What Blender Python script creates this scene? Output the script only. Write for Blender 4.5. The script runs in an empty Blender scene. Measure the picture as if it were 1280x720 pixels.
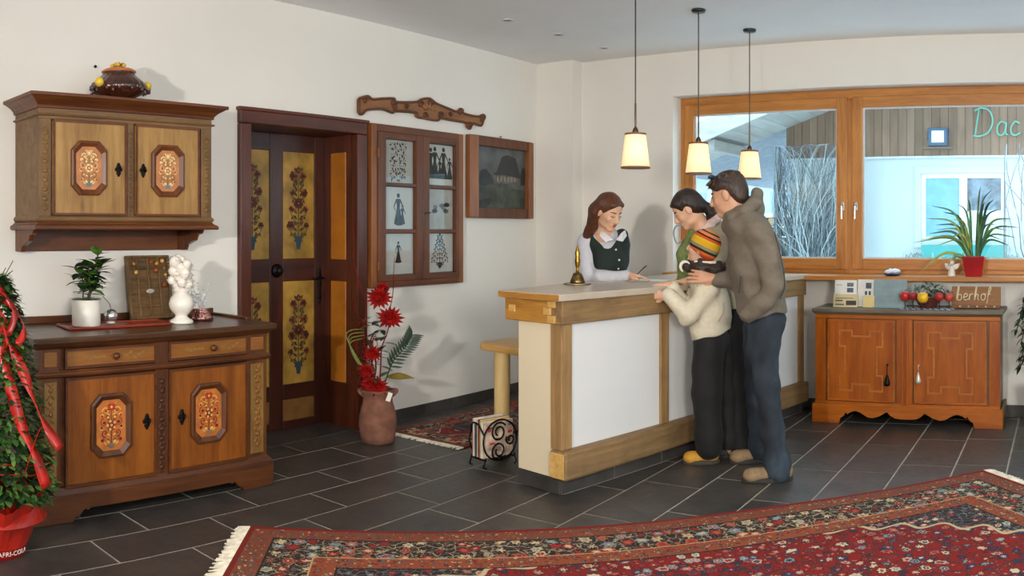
import bpy, bmesh, math, random
import numpy as np
from mathutils import Vector, Matrix
random.seed(7)
S = bpy.context.scene
COL = S.collection
PI = math.pi

# ------------------------------------------------------------------ camera (stitched cylindrical panorama, level)
F, YAW, CAMH, V0 = 1084.18, 0.6353, 1.45, 289.0
cd = bpy.data.cameras.new('camera')
cd.type = 'PANO'
cd.panorama_type = 'CENTRAL_CYLINDRICAL'
cd.central_cylindrical_range_u_min = -640 / F
cd.central_cylindrical_range_u_max = 640 / F
cd.central_cylindrical_range_v_min = (V0 - 720) / F
cd.central_cylindrical_range_v_max = V0 / F
cd.central_cylindrical_radius = 1.0
cd.clip_end = 300
cam = bpy.data.objects.new('camera', cd)
COL.objects.link(cam)
cam.location = (0, 0, CAMH)
cam.rotation_euler = (PI / 2, 0, YAW)
S.camera = cam

# ------------------------------------------------------------------ sky, lights, exposure
W = bpy.data.worlds.new('winter_sky')
S.world = W
W.use_nodes = True
W.node_tree.nodes['Background'].inputs[0].default_value = (0.71, 0.88, 1.0, 1)
W.node_tree.nodes['Background'].inputs[1].default_value = 4.0
def area_light(name, loc, target, size, energy, color, size_y=None):
    l = bpy.data.lights.new(name, 'AREA')
    l.energy = energy; l.color = color; l.size = size
    if size_y: l.shape = 'RECTANGLE'; l.size_y = size_y
    o = bpy.data.objects.new(name, l); COL.objects.link(o)
    o.location = loc
    o.rotation_euler = (Vector(target) - Vector(loc)).to_track_quat('-Z', 'Y').to_euler()
    return o
FLASH = area_light("studio_flash", (-1.0, -1.5, 1.85), (-3.6, 4.6, 1.2), 0.14, 46, (1.0, 0.95, 0.89))
FLASH.data.spread = 1.75
area_light('overhead_fill', (0.2, -0.6, 2.9), (0.2, -0.6, 0), 2.6, 14, (1.0, 0.95, 0.9))  # broad unseen fill added behind the camera, standing in for room lamps
area_light('hall_area_light', (-1.2, 3.2, 2.95), (-1.2, 3.2, 0), 2.2, 14, (1.0, 0.93, 0.85))  # broad unseen area light facing down over the hall, no fixture
area_light('ceiling_bounce_fill', (1.5, -0.2, 1.9), (0.0, 3.4, 3.0), 0.8, 135, (1.0, 0.96, 0.91))  # unseen upward fill, added to brighten the ceiling and soften the room
def portal(name, loc, target, sx, sy):
    o = area_light(name, loc, target, sx, 1, (1, 1, 1), sy); o.data.cycles.is_portal = True
    return o
portal('window_portal', (-1.0, 7.12, 1.86), (-1.0, 0, 1.86), 4.6, 1.55)
portal('side_window_portal', (3.62, 2.6, 1.7), (0, 2.6, 1.7), 4.2, 1.6)
S.view_settings.view_transform = 'Standard'
S.view_settings.look = 'None'
S.view_settings.gamma = 1
S.view_settings.use_curve_mapping = False
S.view_settings.exposure = 0.11
S.cycles.max_bounces = 8
S.cycles.diffuse_bounces = 5
S.cycles.transparent_max_bounces = 12

# ------------------------------------------------------------------ materials
MATS = {}
def rgb(h):
    h = h.lstrip('#')
    f = lambda c: (c / 12.92) if c <= 0.04045 else ((c + 0.055) / 1.055) ** 2.4
    return tuple(f(int(h[i:i + 2], 16) / 255) for i in (0, 2, 4)) + (1,)
class NT:
    """tiny node-tree writer"""
    def __init__(s, name):
        m = bpy.data.materials.new(name); m.use_nodes = True
        s.m = m; s.t = m.node_tree; s.n = s.t.nodes; s.l = s.t.links
        s.b = s.n['Principled BSDF']
    def new(s, typ, **kw):
        n = s.n.new(typ)
        for k, v in kw.items(): setattr(n, k, v)
        return n
    def put(s, sock, v):
        if hasattr(v, 'is_linked') or isinstance(v, bpy.types.NodeSocket): s.l.new(v, sock)
        else:
            try: sock.default_value = v
            except Exception: sock.default_value = (v, v, v)
    def math(s, op, a, b=None, c=None):
        n = s.new('ShaderNodeMath', operation=op)
        s.put(n.inputs[0], a)
        if b is not None: s.put(n.inputs[1], b)
        if c is not None: s.put(n.inputs[2], c)
        return n.outputs[0]
    def coords(s, scale=(1, 1, 1), rot=(0, 0, 0), loc=(0, 0, 0), src='Object'):
        tc = s.new('ShaderNodeTexCoord'); mp = s.new('ShaderNodeMapping')
        s.l.new(tc.outputs[src], mp.inputs[0])
        mp.inputs['Scale'].default_value = scale; mp.inputs['Rotation'].default_value = rot
        mp.inputs['Location'].default_value = loc
        return mp.outputs[0]
    def xyz(s, v):
        n = s.new('ShaderNodeSeparateXYZ'); s.l.new(v, n.inputs[0]); return n.outputs
    def vec(s, x, y, z=0.0):
        n = s.new('ShaderNodeCombineXYZ')
        for i, q in enumerate((x, y, z)): s.put(n.inputs[i], q)
        return n.outputs[0]
    def noise(s, v, scale=5, detail=4, rough=0.55, dist=0.0, out='Fac'):
        n = s.new('ShaderNodeTexNoise'); s.l.new(v, n.inputs['Vector'])
        n.inputs['Scale'].default_value = scale; n.inputs['Detail'].default_value = detail
        n.inputs['Roughness'].default_value = rough; n.inputs['Distortion'].default_value = dist
        return n.outputs[out]
    def voro(s, v, scale=5, feature='F1', rnd=1.0, metric='EUCLIDEAN'):
        n = s.new('ShaderNodeTexVoronoi', feature=feature, distance=metric); s.l.new(v, n.inputs['Vector'])
        n.inputs['Scale'].default_value = scale; n.inputs['Randomness'].default_value = rnd
        return n.outputs
    def ramp(s, fac, stops, interp='LINEAR'):
        n = s.new('ShaderNodeValToRGB'); n.color_ramp.interpolation = interp
        e = n.color_ramp.elements
        while len(e) < len(stops): e.new(0.5)
        for i, (p, c) in enumerate(stops):
            e[i].position = p; e[i].color = rgb(c) if isinstance(c, str) else c
        s.l.new(fac, n.inputs[0]); return n.outputs[0]
    def mix(s, fac, a, b, mode='MIX'):
        n = s.new('ShaderNodeMix', data_type='RGBA', blend_type=mode)
        s.put(n.inputs[0], fac)
        s.put(n.inputs[6], rgb(a) if isinstance(a, str) else a)
        s.put(n.inputs[7], rgb(b) if isinstance(b, str) else b)
        return n.outputs[2]
    def bump(s, h, strength=0.3, dist=0.01):
        n = s.new('ShaderNodeBump'); n.inputs['Strength'].default_value = strength
        n.inputs['Distance'].default_value = dist; s.l.new(h, n.inputs['Height'])
        s.l.new(n.outputs[0], s.b.inputs['Normal'])
    def col(s, c): s.put(s.b.inputs['Base Color'], rgb(c) if isinstance(c, str) else c)
    def set(s, **kw):
        for k, v in kw.items(): s.put(s.b.inputs[k], v)
def matf(fn):
    def g(*a, **k):
        key = (fn.__name__,) + a + tuple(sorted(k.items()))
        if key not in MATS: MATS[key] = fn(*a, **k)
        return MATS[key]
    return g
@matf
def plain(c, rough=0.5, metal=0.0, var=0.06, scale=9.0, bump=0.0, coat=0.0, emit=0.0, spec=0.5):
    t = NT('plain_' + c.strip('#'))
    n = t.noise(t.coords(), scale, 4)
    lo = tuple(max(0, x * (1 - 2 * var)) for x in rgb(c)[:3]) + (1,)
    hi = tuple(min(1, x * (1 + 2 * var)) for x in rgb(c)[:3]) + (1,)
    t.col(t.ramp(n, [(0.3, lo), (0.7, hi)]))
    t.set(Roughness=rough, Metallic=metal)
    t.b.inputs['Specular IOR Level'].default_value = spec
    if coat: t.b.inputs['Coat Weight'].default_value = coat
    if bump: t.bump(n, bump, 0.004)
    if emit:
        t.b.inputs['Emission Color'].default_value = rgb(c); t.b.inputs['Emission Strength'].default_value = emit
    return t.m
@matf
def wood(c1, c2, axis='z', scale=1.0, rough=0.42, knots=0.35, bump=0.12, stain=0.25, dark='#3a2414'):
    t = NT('wood_' + c1.strip('#'))
    st = {'x': (0.9, 11, 11), 'y': (11, 0.9, 11), 'z': (11, 11, 0.9)}[axis]
    st = tuple(x * scale for x in st)
    co = t.coords(st)
    base = t.noise(co, 1.6, 5, 0.6, 0.6)
    fine = t.noise(t.coords(tuple(x * 6 for x in st)), 2.2, 3, 0.6)
    g = t.math('ADD', t.math('MULTIPLY', base, 0.75), t.math('MULTIPLY', fine, 0.25))
    c = t.ramp(g, [(0.34, c1), (0.62, c2)])
    blot = t.noise(t.coords((1, 1, 1)), 3.2, 3, 0.6)
    c = t.mix(t.math('MULTIPLY', t.ramp(blot, [(0.48, (0, 0, 0, 1)), (0.75, (1, 1, 1, 1))]), stain), c, dark)
    if knots:
        kst = {'x': (1.6, 5, 5), 'y': (5, 1.6, 5), 'z': (5, 5, 1.6)}[axis]
        v = t.voro(t.coords(kst), 1.3)
        k = t.ramp(v[0], [(0.0, (1, 1, 1, 1)), (0.13, (0, 0, 0, 1))])
        c = t.mix(t.math('MULTIPLY', k, knots), c, dark)
    t.col(c); t.set(Roughness=rough)
    t.bump(g, bump, 0.004)
    return t.m
@matf
def flat(c, rough=0.6, metal=0.0):
    t = NT('flat_' + c.strip('#')); t.col(c); t.set(Roughness=rough, Metallic=metal); return t.m
@matf
def clear_glass(tint='#ffffff', refl=0.08, rough=0.0):
    t = NT('clear_glass'); n = t.n; n.remove(t.b)
    tr = t.new('ShaderNodeBsdfTransparent'); gl = t.new('ShaderNodeBsdfGlossy'); mx = t.new('ShaderNodeMixShader')
    tr.inputs[0].default_value = rgb(tint); gl.inputs['Roughness'].default_value = rough
    mx.inputs[0].default_value = refl
    t.l.new(tr.outputs[0], mx.inputs[1]); t.l.new(gl.outputs[0], mx.inputs[2])
    t.l.new(mx.outputs[0], n['Material Output'].inputs[0])
    return t.m

# ------------------------------------------------------------------ mesh helpers
class MB:
    """collects shapes; build() links them as ONE mesh object"""
    def __init__(s): s.v = []; s.f = []; s.mi = []
    def add(s, vs, fs, mi=0):
        o = len(s.v); s.v += [tuple(v) for v in vs]
        s.f += [tuple(i + o for i in f) for f in fs]; s.mi += [mi] * len(fs)
        return s
    def box(s, lo, hi, M=None, mi=0):
        (a, b, c), (d, e, f) = lo, hi
        vs = [Vector(p) for p in ((a,b,c),(d,b,c),(d,e,c),(a,e,c),(a,b,f),(d,b,f),(d,e,f),(a,e,f))]
        if M is not None: vs = [M @ v for v in vs]
        return s.add(vs, [(0,3,2,1),(4,5,6,7),(0,1,5,4),(1,2,6,5),(2,3,7,6),(3,0,4,7)], mi)
    def prism(s, poly, axis, lo, hi, mi=0):
        """polygon (2-D, the two other axes in order) extruded along axis"""
        def P(p, h):
            return {'x': (h, p[0], p[1]), 'y': (p[0], h, p[1]), 'z': (p[0], p[1], h)}[axis]
        n = len(poly); vs = [P(p, lo) for p in poly] + [P(p, hi) for p in poly]
        fs = [tuple(range(n))[::-1], tuple(range(n, 2 * n))] + [(i, (i + 1) % n, n + (i + 1) % n, n + i) for i in range(n)]
        return s.add(vs, fs, mi)
    def tube(s, pts, r, seg=8, mi=0, cap=True, flat=1.0):
        pts = [Vector(p) for p in pts]; n = len(pts)
        rs = r if isinstance(r, (list, tuple)) else [r] * n
        vs = []; up = None
        for i, p in enumerate(pts):
            d = (pts[min(i + 1, n - 1)] - pts[max(i - 1, 0)])
            d = d.normalized() if d.length > 1e-9 else Vector((0, 0, 1))
            if up is None:
                up = Vector((0, 0, 1)) if abs(d.z) < 0.9 else Vector((1, 0, 0))
            a = d.cross(up)
            a = a.normalized() if a.length > 1e-6 else d.orthogonal().normalized()
            b = a.cross(d).normalized(); up = b
            for k in range(seg):
                th = 2 * PI * k / seg
                vs.append(p + a * math.cos(th) * rs[i] + b * math.sin(th) * rs[i] * flat)
        fs = [(i * seg + k, i * seg + (k + 1) % seg, (i + 1) * seg + (k + 1) % seg, (i + 1) * seg + k) for i in range(n - 1) for k in range(seg)]
        if cap: fs += [tuple(range(seg))[::-1], tuple(range((n - 1) * seg, n * seg))]
        return s.add(vs, fs, mi)
    def lathe(s, prof, c=(0, 0, 0), seg=24, mi=0, lobes=0, lobe_amp=0.0, sx=1.0, sy=1.0):
        vs = []; n = len(prof)
        for r, z in prof:
            for k in range(seg):
                th = 2 * PI * k / seg
                q = r * (1 + lobe_amp * math.cos(lobes * th)) if lobes else r
                vs.append((c[0] + q * math.cos(th) * sx, c[1] + q * math.sin(th) * sy, c[2] + z))
        fs = [(i * seg + k, i * seg + (k + 1) % seg, (i + 1) * seg + (k + 1) % seg, (i + 1) * seg + k) for i in range(n - 1) for k in range(seg)]
        if prof[0][0] > 1e-5: fs.append(tuple(range(seg))[::-1])
        if prof[-1][0] > 1e-5: fs.append(tuple(range((n - 1) * seg, n * seg)))
        return s.add(vs, fs, mi)
    def ball(s, c, r, seg=14, rings=8, mi=0, M=None):
        rr = r if isinstance(r, (list, tuple)) else (r, r, r)
        vs = []
        for i in range(rings + 1):
            ph = PI * i / rings
            for k in range(seg):
                th = 2 * PI * k / seg
                p = Vector((rr[0] * math.sin(ph) * math.cos(th), rr[1] * math.sin(ph) * math.sin(th), -rr[2] * math.cos(ph)))
                if M is not None: p = M @ p
                vs.append(p + Vector(c))
        fs = [(i * seg + k, i * seg + (k + 1) % seg, (i + 1) * seg + (k + 1) % seg, (i + 1) * seg + k) for i in range(rings) for k in range(seg)]
        return s.add(vs, fs, mi)
    def leaf(s, base, d, up, L, Wd, bend=0.2, n=5, mi=0, fold=0.15):
        base = Vector(base); d = Vector(d).normalized(); up = Vector(up)
        sd = d.cross(up); sd = sd.normalized() if sd.length > 1e-6 else d.orthogonal().normalized()
        nn = sd.cross(d).normalized(); vs = []
        for i in range(n + 1):
            t = i / n; w = Wd * math.sin(PI * (0.06 + 0.92 * t) ** 0.85) * 0.5
            c = base + d * L * t - nn * bend * L * t * t
            vs += [c - sd * w + nn * fold * w, c, c + sd * w + nn * fold * w]
        fs = []
        for i in range(n):
            a = i * 3; fs += [(a, a + 1, a + 4, a + 3), (a + 1, a + 2, a + 5, a + 4)]
        return s.add(vs, fs, mi)
    def build(s, name, mat, parent=None, smooth=False, bevel=0.0, seg=2, sub=0, loc=None, solid=0.0):
        me = bpy.data.meshes.new(name)
        me.from_pydata(s.v, [], s.f)
        for m in (mat if isinstance(mat, (list, tuple)) else [mat]): me.materials.append(m)
        if any(s.mi): me.polygons.foreach_set('material_index', s.mi)
        if smooth: me.polygons.foreach_set('use_smooth', [True] * len(s.f))
        me.validate(); me.update()
        bm = bmesh.new(); bm.from_mesh(me); bmesh.ops.recalc_face_normals(bm, faces=bm.faces); bm.to_mesh(me); bm.free()
        return link(name, me, parent, bevel, seg, sub, loc, solid)
def link(name, me, parent=None, bevel=0.0, seg=2, sub=0, loc=None, solid=0.0):
    o = bpy.data.objects.new(name, me); COL.objects.link(o)
    if parent is not None: o.parent = parent
    if loc is not None: o.location = loc
    if solid:
        m = o.modifiers.new('thick', 'SOLIDIFY'); m.thickness = solid; m.offset = 0
    if bevel:
        m = o.modifiers.new('bevel', 'BEVEL'); m.width = bevel; m.segments = seg; m.limit_method = 'ANGLE'; m.angle_limit = 0.6
        m.harden_normals = False
    if sub:
        m = o.modifiers.new('sub', 'SUBSURF'); m.levels = sub; m.render_levels = sub
    return o
def tag(o, label=None, cat=None, group=None, kind=None):
    if label: o['label'] = label
    if cat: o['category'] = cat
    if group: o['group'] = group
    if kind: o['kind'] = kind
    return o
def thing(name, label, cat, loc=(0, 0, 0), rz=0.0, group=None):
    o = bpy.data.objects.new(name, None); COL.objects.link(o)
    o.empty_display_size = 0.1
    o.location = loc; o.rotation_euler = (0, 0, rz)
    return tag(o, label, cat, group)
def box(name, lo, hi, mat, parent=None, bevel=0.0, M=None):
    lo, hi = tuple(map(min, lo, hi)), tuple(map(max, lo, hi))
    return MB().box(lo, hi, M).build(name, mat, parent, bevel=bevel, seg=1 if bevel and bevel < 0.004 else 2)
def mesh_copy(o, parent=None, loc=None, rot=None, scale=None):
    c = o.copy(); COL.objects.link(c)
    if parent is not None: c.parent = parent
    if loc is not None: c.location = loc
    if rot is not None: c.rotation_euler = rot
    if scale is not None: c.scale = scale
    return c
def copy_tree(o, parent=None):
    c = o.copy(); COL.objects.link(c); c.parent = parent
    for ch in list(o.children): copy_tree(ch, c)
    return c
def spline(pts, n=8):
    """Catmull-Rom through points"""
    P = [Vector(p) for p in pts]; out = []
    Q = [P[0] * 2 - P[1]] + P + [P[-1] * 2 - P[-2]]
    for i in range(1, len(Q) - 2):
        a, b, c, d = Q[i - 1:i + 3]
        for k in range(n):
            t = k / n
            out.append(0.5 * ((2 * b) + (c - a) * t + (2 * a - 5 * b + 4 * c - d) * t * t + (3 * b - a - 3 * c + d) * t ** 3))
    out.append(P[-1]); return out
def arc(cx, cz, r, a0, a1, n=12, k=1.0):
    """2-D arc / spiral points (radius goes to r*k)"""
    return [(cx + r * (1 + (k - 1) * i / n) * math.cos(a0 + (a1 - a0) * i / n), cz + r * (1 + (k - 1) * i / n) * math.sin(a0 + (a1 - a0) * i / n)) for i in range(n + 1)]
# ------------------------------------------------------------------ room shell
LW, BW, CH = -4.60, 6.78, 3.0          # left wall plane, back wall plane, ceiling height
@matf
def plaster(c, var=0.03):
    t = NT('plaster'); n = t.noise(t.coords(), 1.1, 5, 0.6)
    lo = tuple(x * (1 - var) for x in rgb(c)[:3]) + (1,); hi = tuple(min(1, x * (1 + var)) for x in rgb(c)[:3]) + (1,)
    t.col(t.ramp(n, [(0.3, lo), (0.7, hi)])); t.set(Roughness=0.9); t.b.inputs['Specular IOR Level'].default_value = 0.2
    t.bump(t.noise(t.coords(), 60, 4, 0.6), 0.08, 0.003); return t.m
WALL = plaster('#e6e1d8')
CEIL = plaster('#efefee')
@matf
def slate():
    t = NT('slate_tile'); info = t.new('ShaderNodeObjectInfo')
    co = t.coords(src='Object'); add = t.new('ShaderNodeVectorMath', operation='ADD'); t.l.new(co, add.inputs[0])
    sc = t.new('ShaderNodeVectorMath', operation='SCALE'); t.l.new(info.outputs['Location'], sc.inputs[0]); sc.inputs['Scale'].default_value = 3.7
    t.l.new(sc.outputs[0], add.inputs[1]); v = add.outputs[0]
    n = t.noise(v, 4, 7, 0.62, 0.4); n2 = t.noise(v, 22, 5, 0.6)
    c = t.ramp(n, [(0.3, '#35322f'), (0.52, '#46423e'), (0.75, '#544d46')])
    c = t.mix(t.math('MULTIPLY', info.outputs['Random'], 0.3), c, '#2c2b2c')
    t.col(c); t.set(Roughness=t.math('ADD', 0.3, t.math('MULTIPLY', n2, 0.22)))
    t.bump(t.math('ADD', n, t.math('MULTIPLY', n2, 0.4)), 0.22, 0.006); return t.m
GROUT = plain('#a39b8e', 0.9, var=0.1)
SLATE = slate()
floor = MB().box((-5.1, -3.2, -0.12), (3.6, 7.0, -0.0022)).build('floor', GROUT)
tag(floor, 'dark slate tiled floor with pale grey joints', None, kind='structure')
rows = [-5.01, -4.68, -4.345, -3.97, -3.66, -3.355, -3.03, -2.69, -2.345, -1.98, -1.65, -1.335, -1.0, -0.665, -0.34, 0.0, 0.335, 0.67]
offs = {3: 0.08, 4: 0.43, 5: 0.135, 8: 0.46, 9: 0.03, 10: 0.39, 13: 0.014}
TL, J = 0.667, 0.0040
tile_me = {}
for i in range(len(rows) - 1):
    x0, x1 = rows[i] + J, rows[i + 1] - J
    off = offs.get(i, (0.21 * i + 0.11) % TL)
    y = off - TL * 2
    while y < 6.9:
        a, b = y + J, min(y + TL - J, 6.94)
        yc = (a + b) / 2; xc = (x0 + x1) / 2
        ang = math.atan2(xc, yc) + YAW
        if abs(ang) < 0.72 and b - a > 0.05 and math.hypot(xc, yc) > 2.5 and (xc > -4.65 or 3.2 < yc < 4.5):
            k = (i, round(b - a, 3))
            if k not in tile_me:
                w, l = (x1 - x0) / 2, (b - a) / 2
                m = MB().add([(-w, -l, -0.012), (w, -l, -0.012), (w, l, -0.012), (-w, l, -0.012), (-w + .002, -l + .002, 0), (w - .002, -l + .002, 0), (w - .002, l - .002, 0), (-w + .002, l - .002, 0)],
                             [(4, 5, 6, 7), (0, 1, 5, 4), (1, 2, 6, 5), (2, 3, 7, 6), (3, 0, 4, 7)])
                tile_me[k] = m.build('tile', SLATE, floor).data
                o = COL.objects[-1] if False else [q for q in floor.children][-1]
            else:
                o = link('tile', tile_me[k], floor)
            o.location = (xc, yc, random.uniform(-0.0008, 0.0008))
        y += TL
# tiles that lie outside the photograph's view, joined
mb = MB()
for i in range(-2, 26):
    x0 = -5.01 + .334 * i if i < 0 else (rows[i] if i < len(rows) else .67 + .334 * (i - len(rows) + 1)); x1 = (rows[i + 1] if 0 <= i < len(rows) - 1 else x0 + .334)
    off = offs.get(i, (0.21 * i + 0.11) % TL); y = off - TL * 6
    while y < 6.9 and x1 < 3.58 and x0 > -4.7:
        a, b = max(y + J, -3.15), min(y + TL - J, 6.76); yc = (y + J + min(y + TL - J, 6.94)) / 2; xc = (x0 + x1) / 2
        done = i < len(rows) - 1 and abs(math.atan2(xc, yc) + YAW) < 0.72 and math.hypot(xc, yc) > 2.5 and y > off - TL * 2.5
        if not done and b - a > .05: mb.add([(x0 + J, a, -.0002), (x1 - J, a, -.0002), (x1 - J, b, -.0002), (x0 + J, b, -.0002)], [(0, 1, 2, 3)])
        y += TL
tag(mb.build('tile_field', SLATE, floor), kind='stuff')
# floor outside the tiled view
ceiling = box('ceiling', (-4.95, -3.2, CH), (3.6, 7.15, CH + 0.12), CEIL); tag(ceiling, kind='structure')
# left wall with a doorway (y 3.365..4.314, up to 2.155)
DY0, DY1, DZ = 3.30, 4.39, 2.20
m = MB().box((LW - 0.4, -3.2, 0), (LW, DY0, CH)).box((LW - 0.4, DY1, 0), (LW, 7.15, CH)).box((LW - 0.4, DY0, DZ), (LW, DY1, CH))
wl = m.build('wall_left', WALL); tag(wl, kind='structure')
wbh = box('wall_behind_door', (LW - 0.46, DY0 - 0.1, 0), (LW - 0.405, DY1 + 0.1, DZ + 0.1), WALL); tag(wbh, kind='structure')
# corner chase
wc = box('wall_corner', (LW, 6.62, 0), (-4.2, BW, CH), WALL); tag(wc, kind='structure')
# back wall with window opening
WX0, WX1, WZ0, WZ1, WY = -3.274, 1.3, 1.085, 2.62, 6.95
m = MB().box((LW - 0.4, BW, 0), (WX0, BW + 0.3, CH)).box((WX0, BW, WZ1), (WX1, BW + 0.3, CH)).box((WX0, BW, 0), (WX1, BW + 0.3, WZ0)).box((WX1, BW, 0), (3.6, BW + 0.3, CH))
wb = m.build('wall_back', WALL); tag(wb, kind='structure')
wr = MB().box((3.6, -3.2, 0), (3.75, 0.5, CH)).box((3.6, 4.7, 0), (3.75, 7.15, CH)).box((3.6, 0.5, 0), (3.75, 4.7, 0.9)).box((3.6, 0.5, 2.5), (3.75, 4.7, CH)).build('wall_right', WALL); tag(wr, kind='structure')
wf = box('wall_rear', (-5.0, -3.35, 0), (3.75, -3.2, CH), WALL); tag(wf, kind='structure')
# slate baseboards, one piece per tile
bb = MB().box((LW, DY1, 0.0), (LW + 0.006, 6.62, 0.085)).build('baseboard_left', GROUT); tag(bb, kind='structure')
y = 4.53
while y < 6.6:
    y1 = min(y + 0.33, 6.615)
    box('baseboard_tile', (LW + 0.004, y - 0.115 + .003, 0.003), (LW + 0.013, y1 - 0.115 - .003, 0.09), SLATE, bb, bevel=0.002)
    y += 0.33
bb2 = MB().box((LW, BW - 0.006, 0.0), (3.6, BW, 0.085)).build('baseboard_back', GROUT); tag(bb2, kind='structure')
x = -4.19
while x < 0.6:
    box('baseboard_tile', (x + .003, BW - 0.013, 0.003), (x + 0.33 - .003, BW - 0.004, 0.09), SLATE, bb2, bevel=0.002); x += 0.33
bb3 = box('baseboard_left_near', (LW, -3.2, 0.0), (LW + 0.012, DY0 - 0.03, 0.09), SLATE); tag(bb3, kind='structure')

# ------------------------------------------------------------------ window_1 : two-light pine window
PINE = wood('#a5642a', '#c98942', 'x', 1.2, 0.4, knots=0.2, stain=0.12, dark='#7a4315')
PINEV = wood('#a5642a', '#c98942', 'z', 1.2, 0.4, knots=0.2, stain=0.12, dark='#7a4315')
win = thing('window_1', None, None); win['kind'] = 'structure'
win['label'] = 'wide two-light pine framed window above the orange wooden cabinet'
fy0, fy1 = WY - 0.01, WY + 0.07
MX = -1.74                                    # mullion centre
box('window_frame', (WX0, fy0, 2.535), (WX1, fy1, 2.62), PINE, win, 0.006)
box('window_frame', (WX0, fy0, 1.10), (WX1, fy1, 1.16), PINE, win, 0.006)
box('window_frame', (WX0, fy0, 1.19), (WX0 + 0.07, fy1, 2.535), PINEV, win, 0.006)
box('mullion', (MX - 0.05, fy0 - .004, 1.10), (MX + 0.05, fy1, 2.535), PINEV, win, 0.006)
box('mullion', (1.06, fy0, 1.19), (1.3, fy1, 2.535), PINEV, win, 0.006)
def sash(x0, x1):
    s0 = WY - 0.03; s1 = WY + 0.03; w = 0.09
    MB().box((x0, s0, 1.135), (x0 + w, s1, 2.555)).build('sash', PINEV, win, bevel=0.006)
    MB().box((x1 - w, s0, 1.135), (x1, s1, 2.555)).build('sash', PINEV, win, bevel=0.006)
    MB().box((x0 + w, s0, 2.555 - w), (x1 - w, s1, 2.555)).build('sash', PINE, win, bevel=0.006)
    MB().box((x0 + w, s0, 1.135), (x1 - w, s1, 1.135 + w)).build('sash', PINE, win, bevel=0.006)
    sl = MB(); a, b, c, d = x0 + w, x1 - w, 1.135 + w, 2.555 - w
    for lo, hi in (((a, c), (b, c + .012)), ((a, d - .012), (b, d)), ((a, c + .012), (a + .012, d - .012)), ((b - .012, c + .012), (b, d - .012))):
        sl.box((lo[0], WY - 0.005, lo[1]), (hi[0], WY + 0.012, hi[1]))
    sl.build('glazing_seal', plain('#c9ccd0', 0.4), win)
    g = box('pane', (a, WY + 0.002, c), (b, WY + 0.008, d), clear_glass('#eef8fa', 0.03, 0.3), win)
sash(WX0 + 0.045, MX - 0.02)
sash(MX + 0.02, 1.06)
for hx in (MX - 0.055, MX + 0.055):
    h = MB().box((hx - .013, WY - .042, 1.62), (hx + .013, WY - .03, 1.69)).tube([(hx, WY - .05, 1.66), (hx, WY - .075, 1.655), (hx, WY - .075, 1.55)], .008)
    h.build('window_handle', plain('#c6c8c8', 0.25, 1.0), win, smooth=False, bevel=.002)
sill = box('window_sill', (WX0 - 0.02, 6.60, 1.06), (WX1, WY, 1.10), PINE, win, 0.008)
# ------------------------------------------------------------------ painted flowers, octagon mouldings
def disc2(mb, P, a, b, r, mi, n=9, d=0.0, ry=None):
    ry = ry or r
    mb.add([P(a + r * math.cos(2 * PI * k / n), b + ry * math.sin(2 * PI * k / n), d) for k in range(n)], [tuple(range(n))], mi)
def stroke2(mb, P, pts, w, mi, d=0.0):
    vs = []; n = len(pts)
    for i, p in enumerate(pts):
        q0, q1 = pts[max(i - 1, 0)], pts[min(i + 1, n - 1)]
        tx, ty = q1[0] - q0[0], q1[1] - q0[1]; L = math.hypot(tx, ty) or 1
        ww = w * (1 - 0.6 * i / max(1, n - 1))
        vs += [P(p[0] - ty / L * ww, p[1] + tx / L * ww, d), P(p[0] + ty / L * ww, p[1] - tx / L * ww, d)]
    mb.add(vs, [(2 * i, 2 * i + 1, 2 * i + 3, 2 * i + 2) for i in range(n - 1)], mi)
def leaf2(mb, P, a, b, th, L, w, mi, d=0.0):
    c, s = math.cos(th), math.sin(th)
    pts = [(0, 0), (.3, .8), (.65, .75), (1, 0), (.65, -.75), (.3, -.8)]
    mb.add([P(a + c * x * L - s * y * w, b + s * x * L + c * y * w, d) for x, y in pts], [tuple(range(6))], mi)
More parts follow.
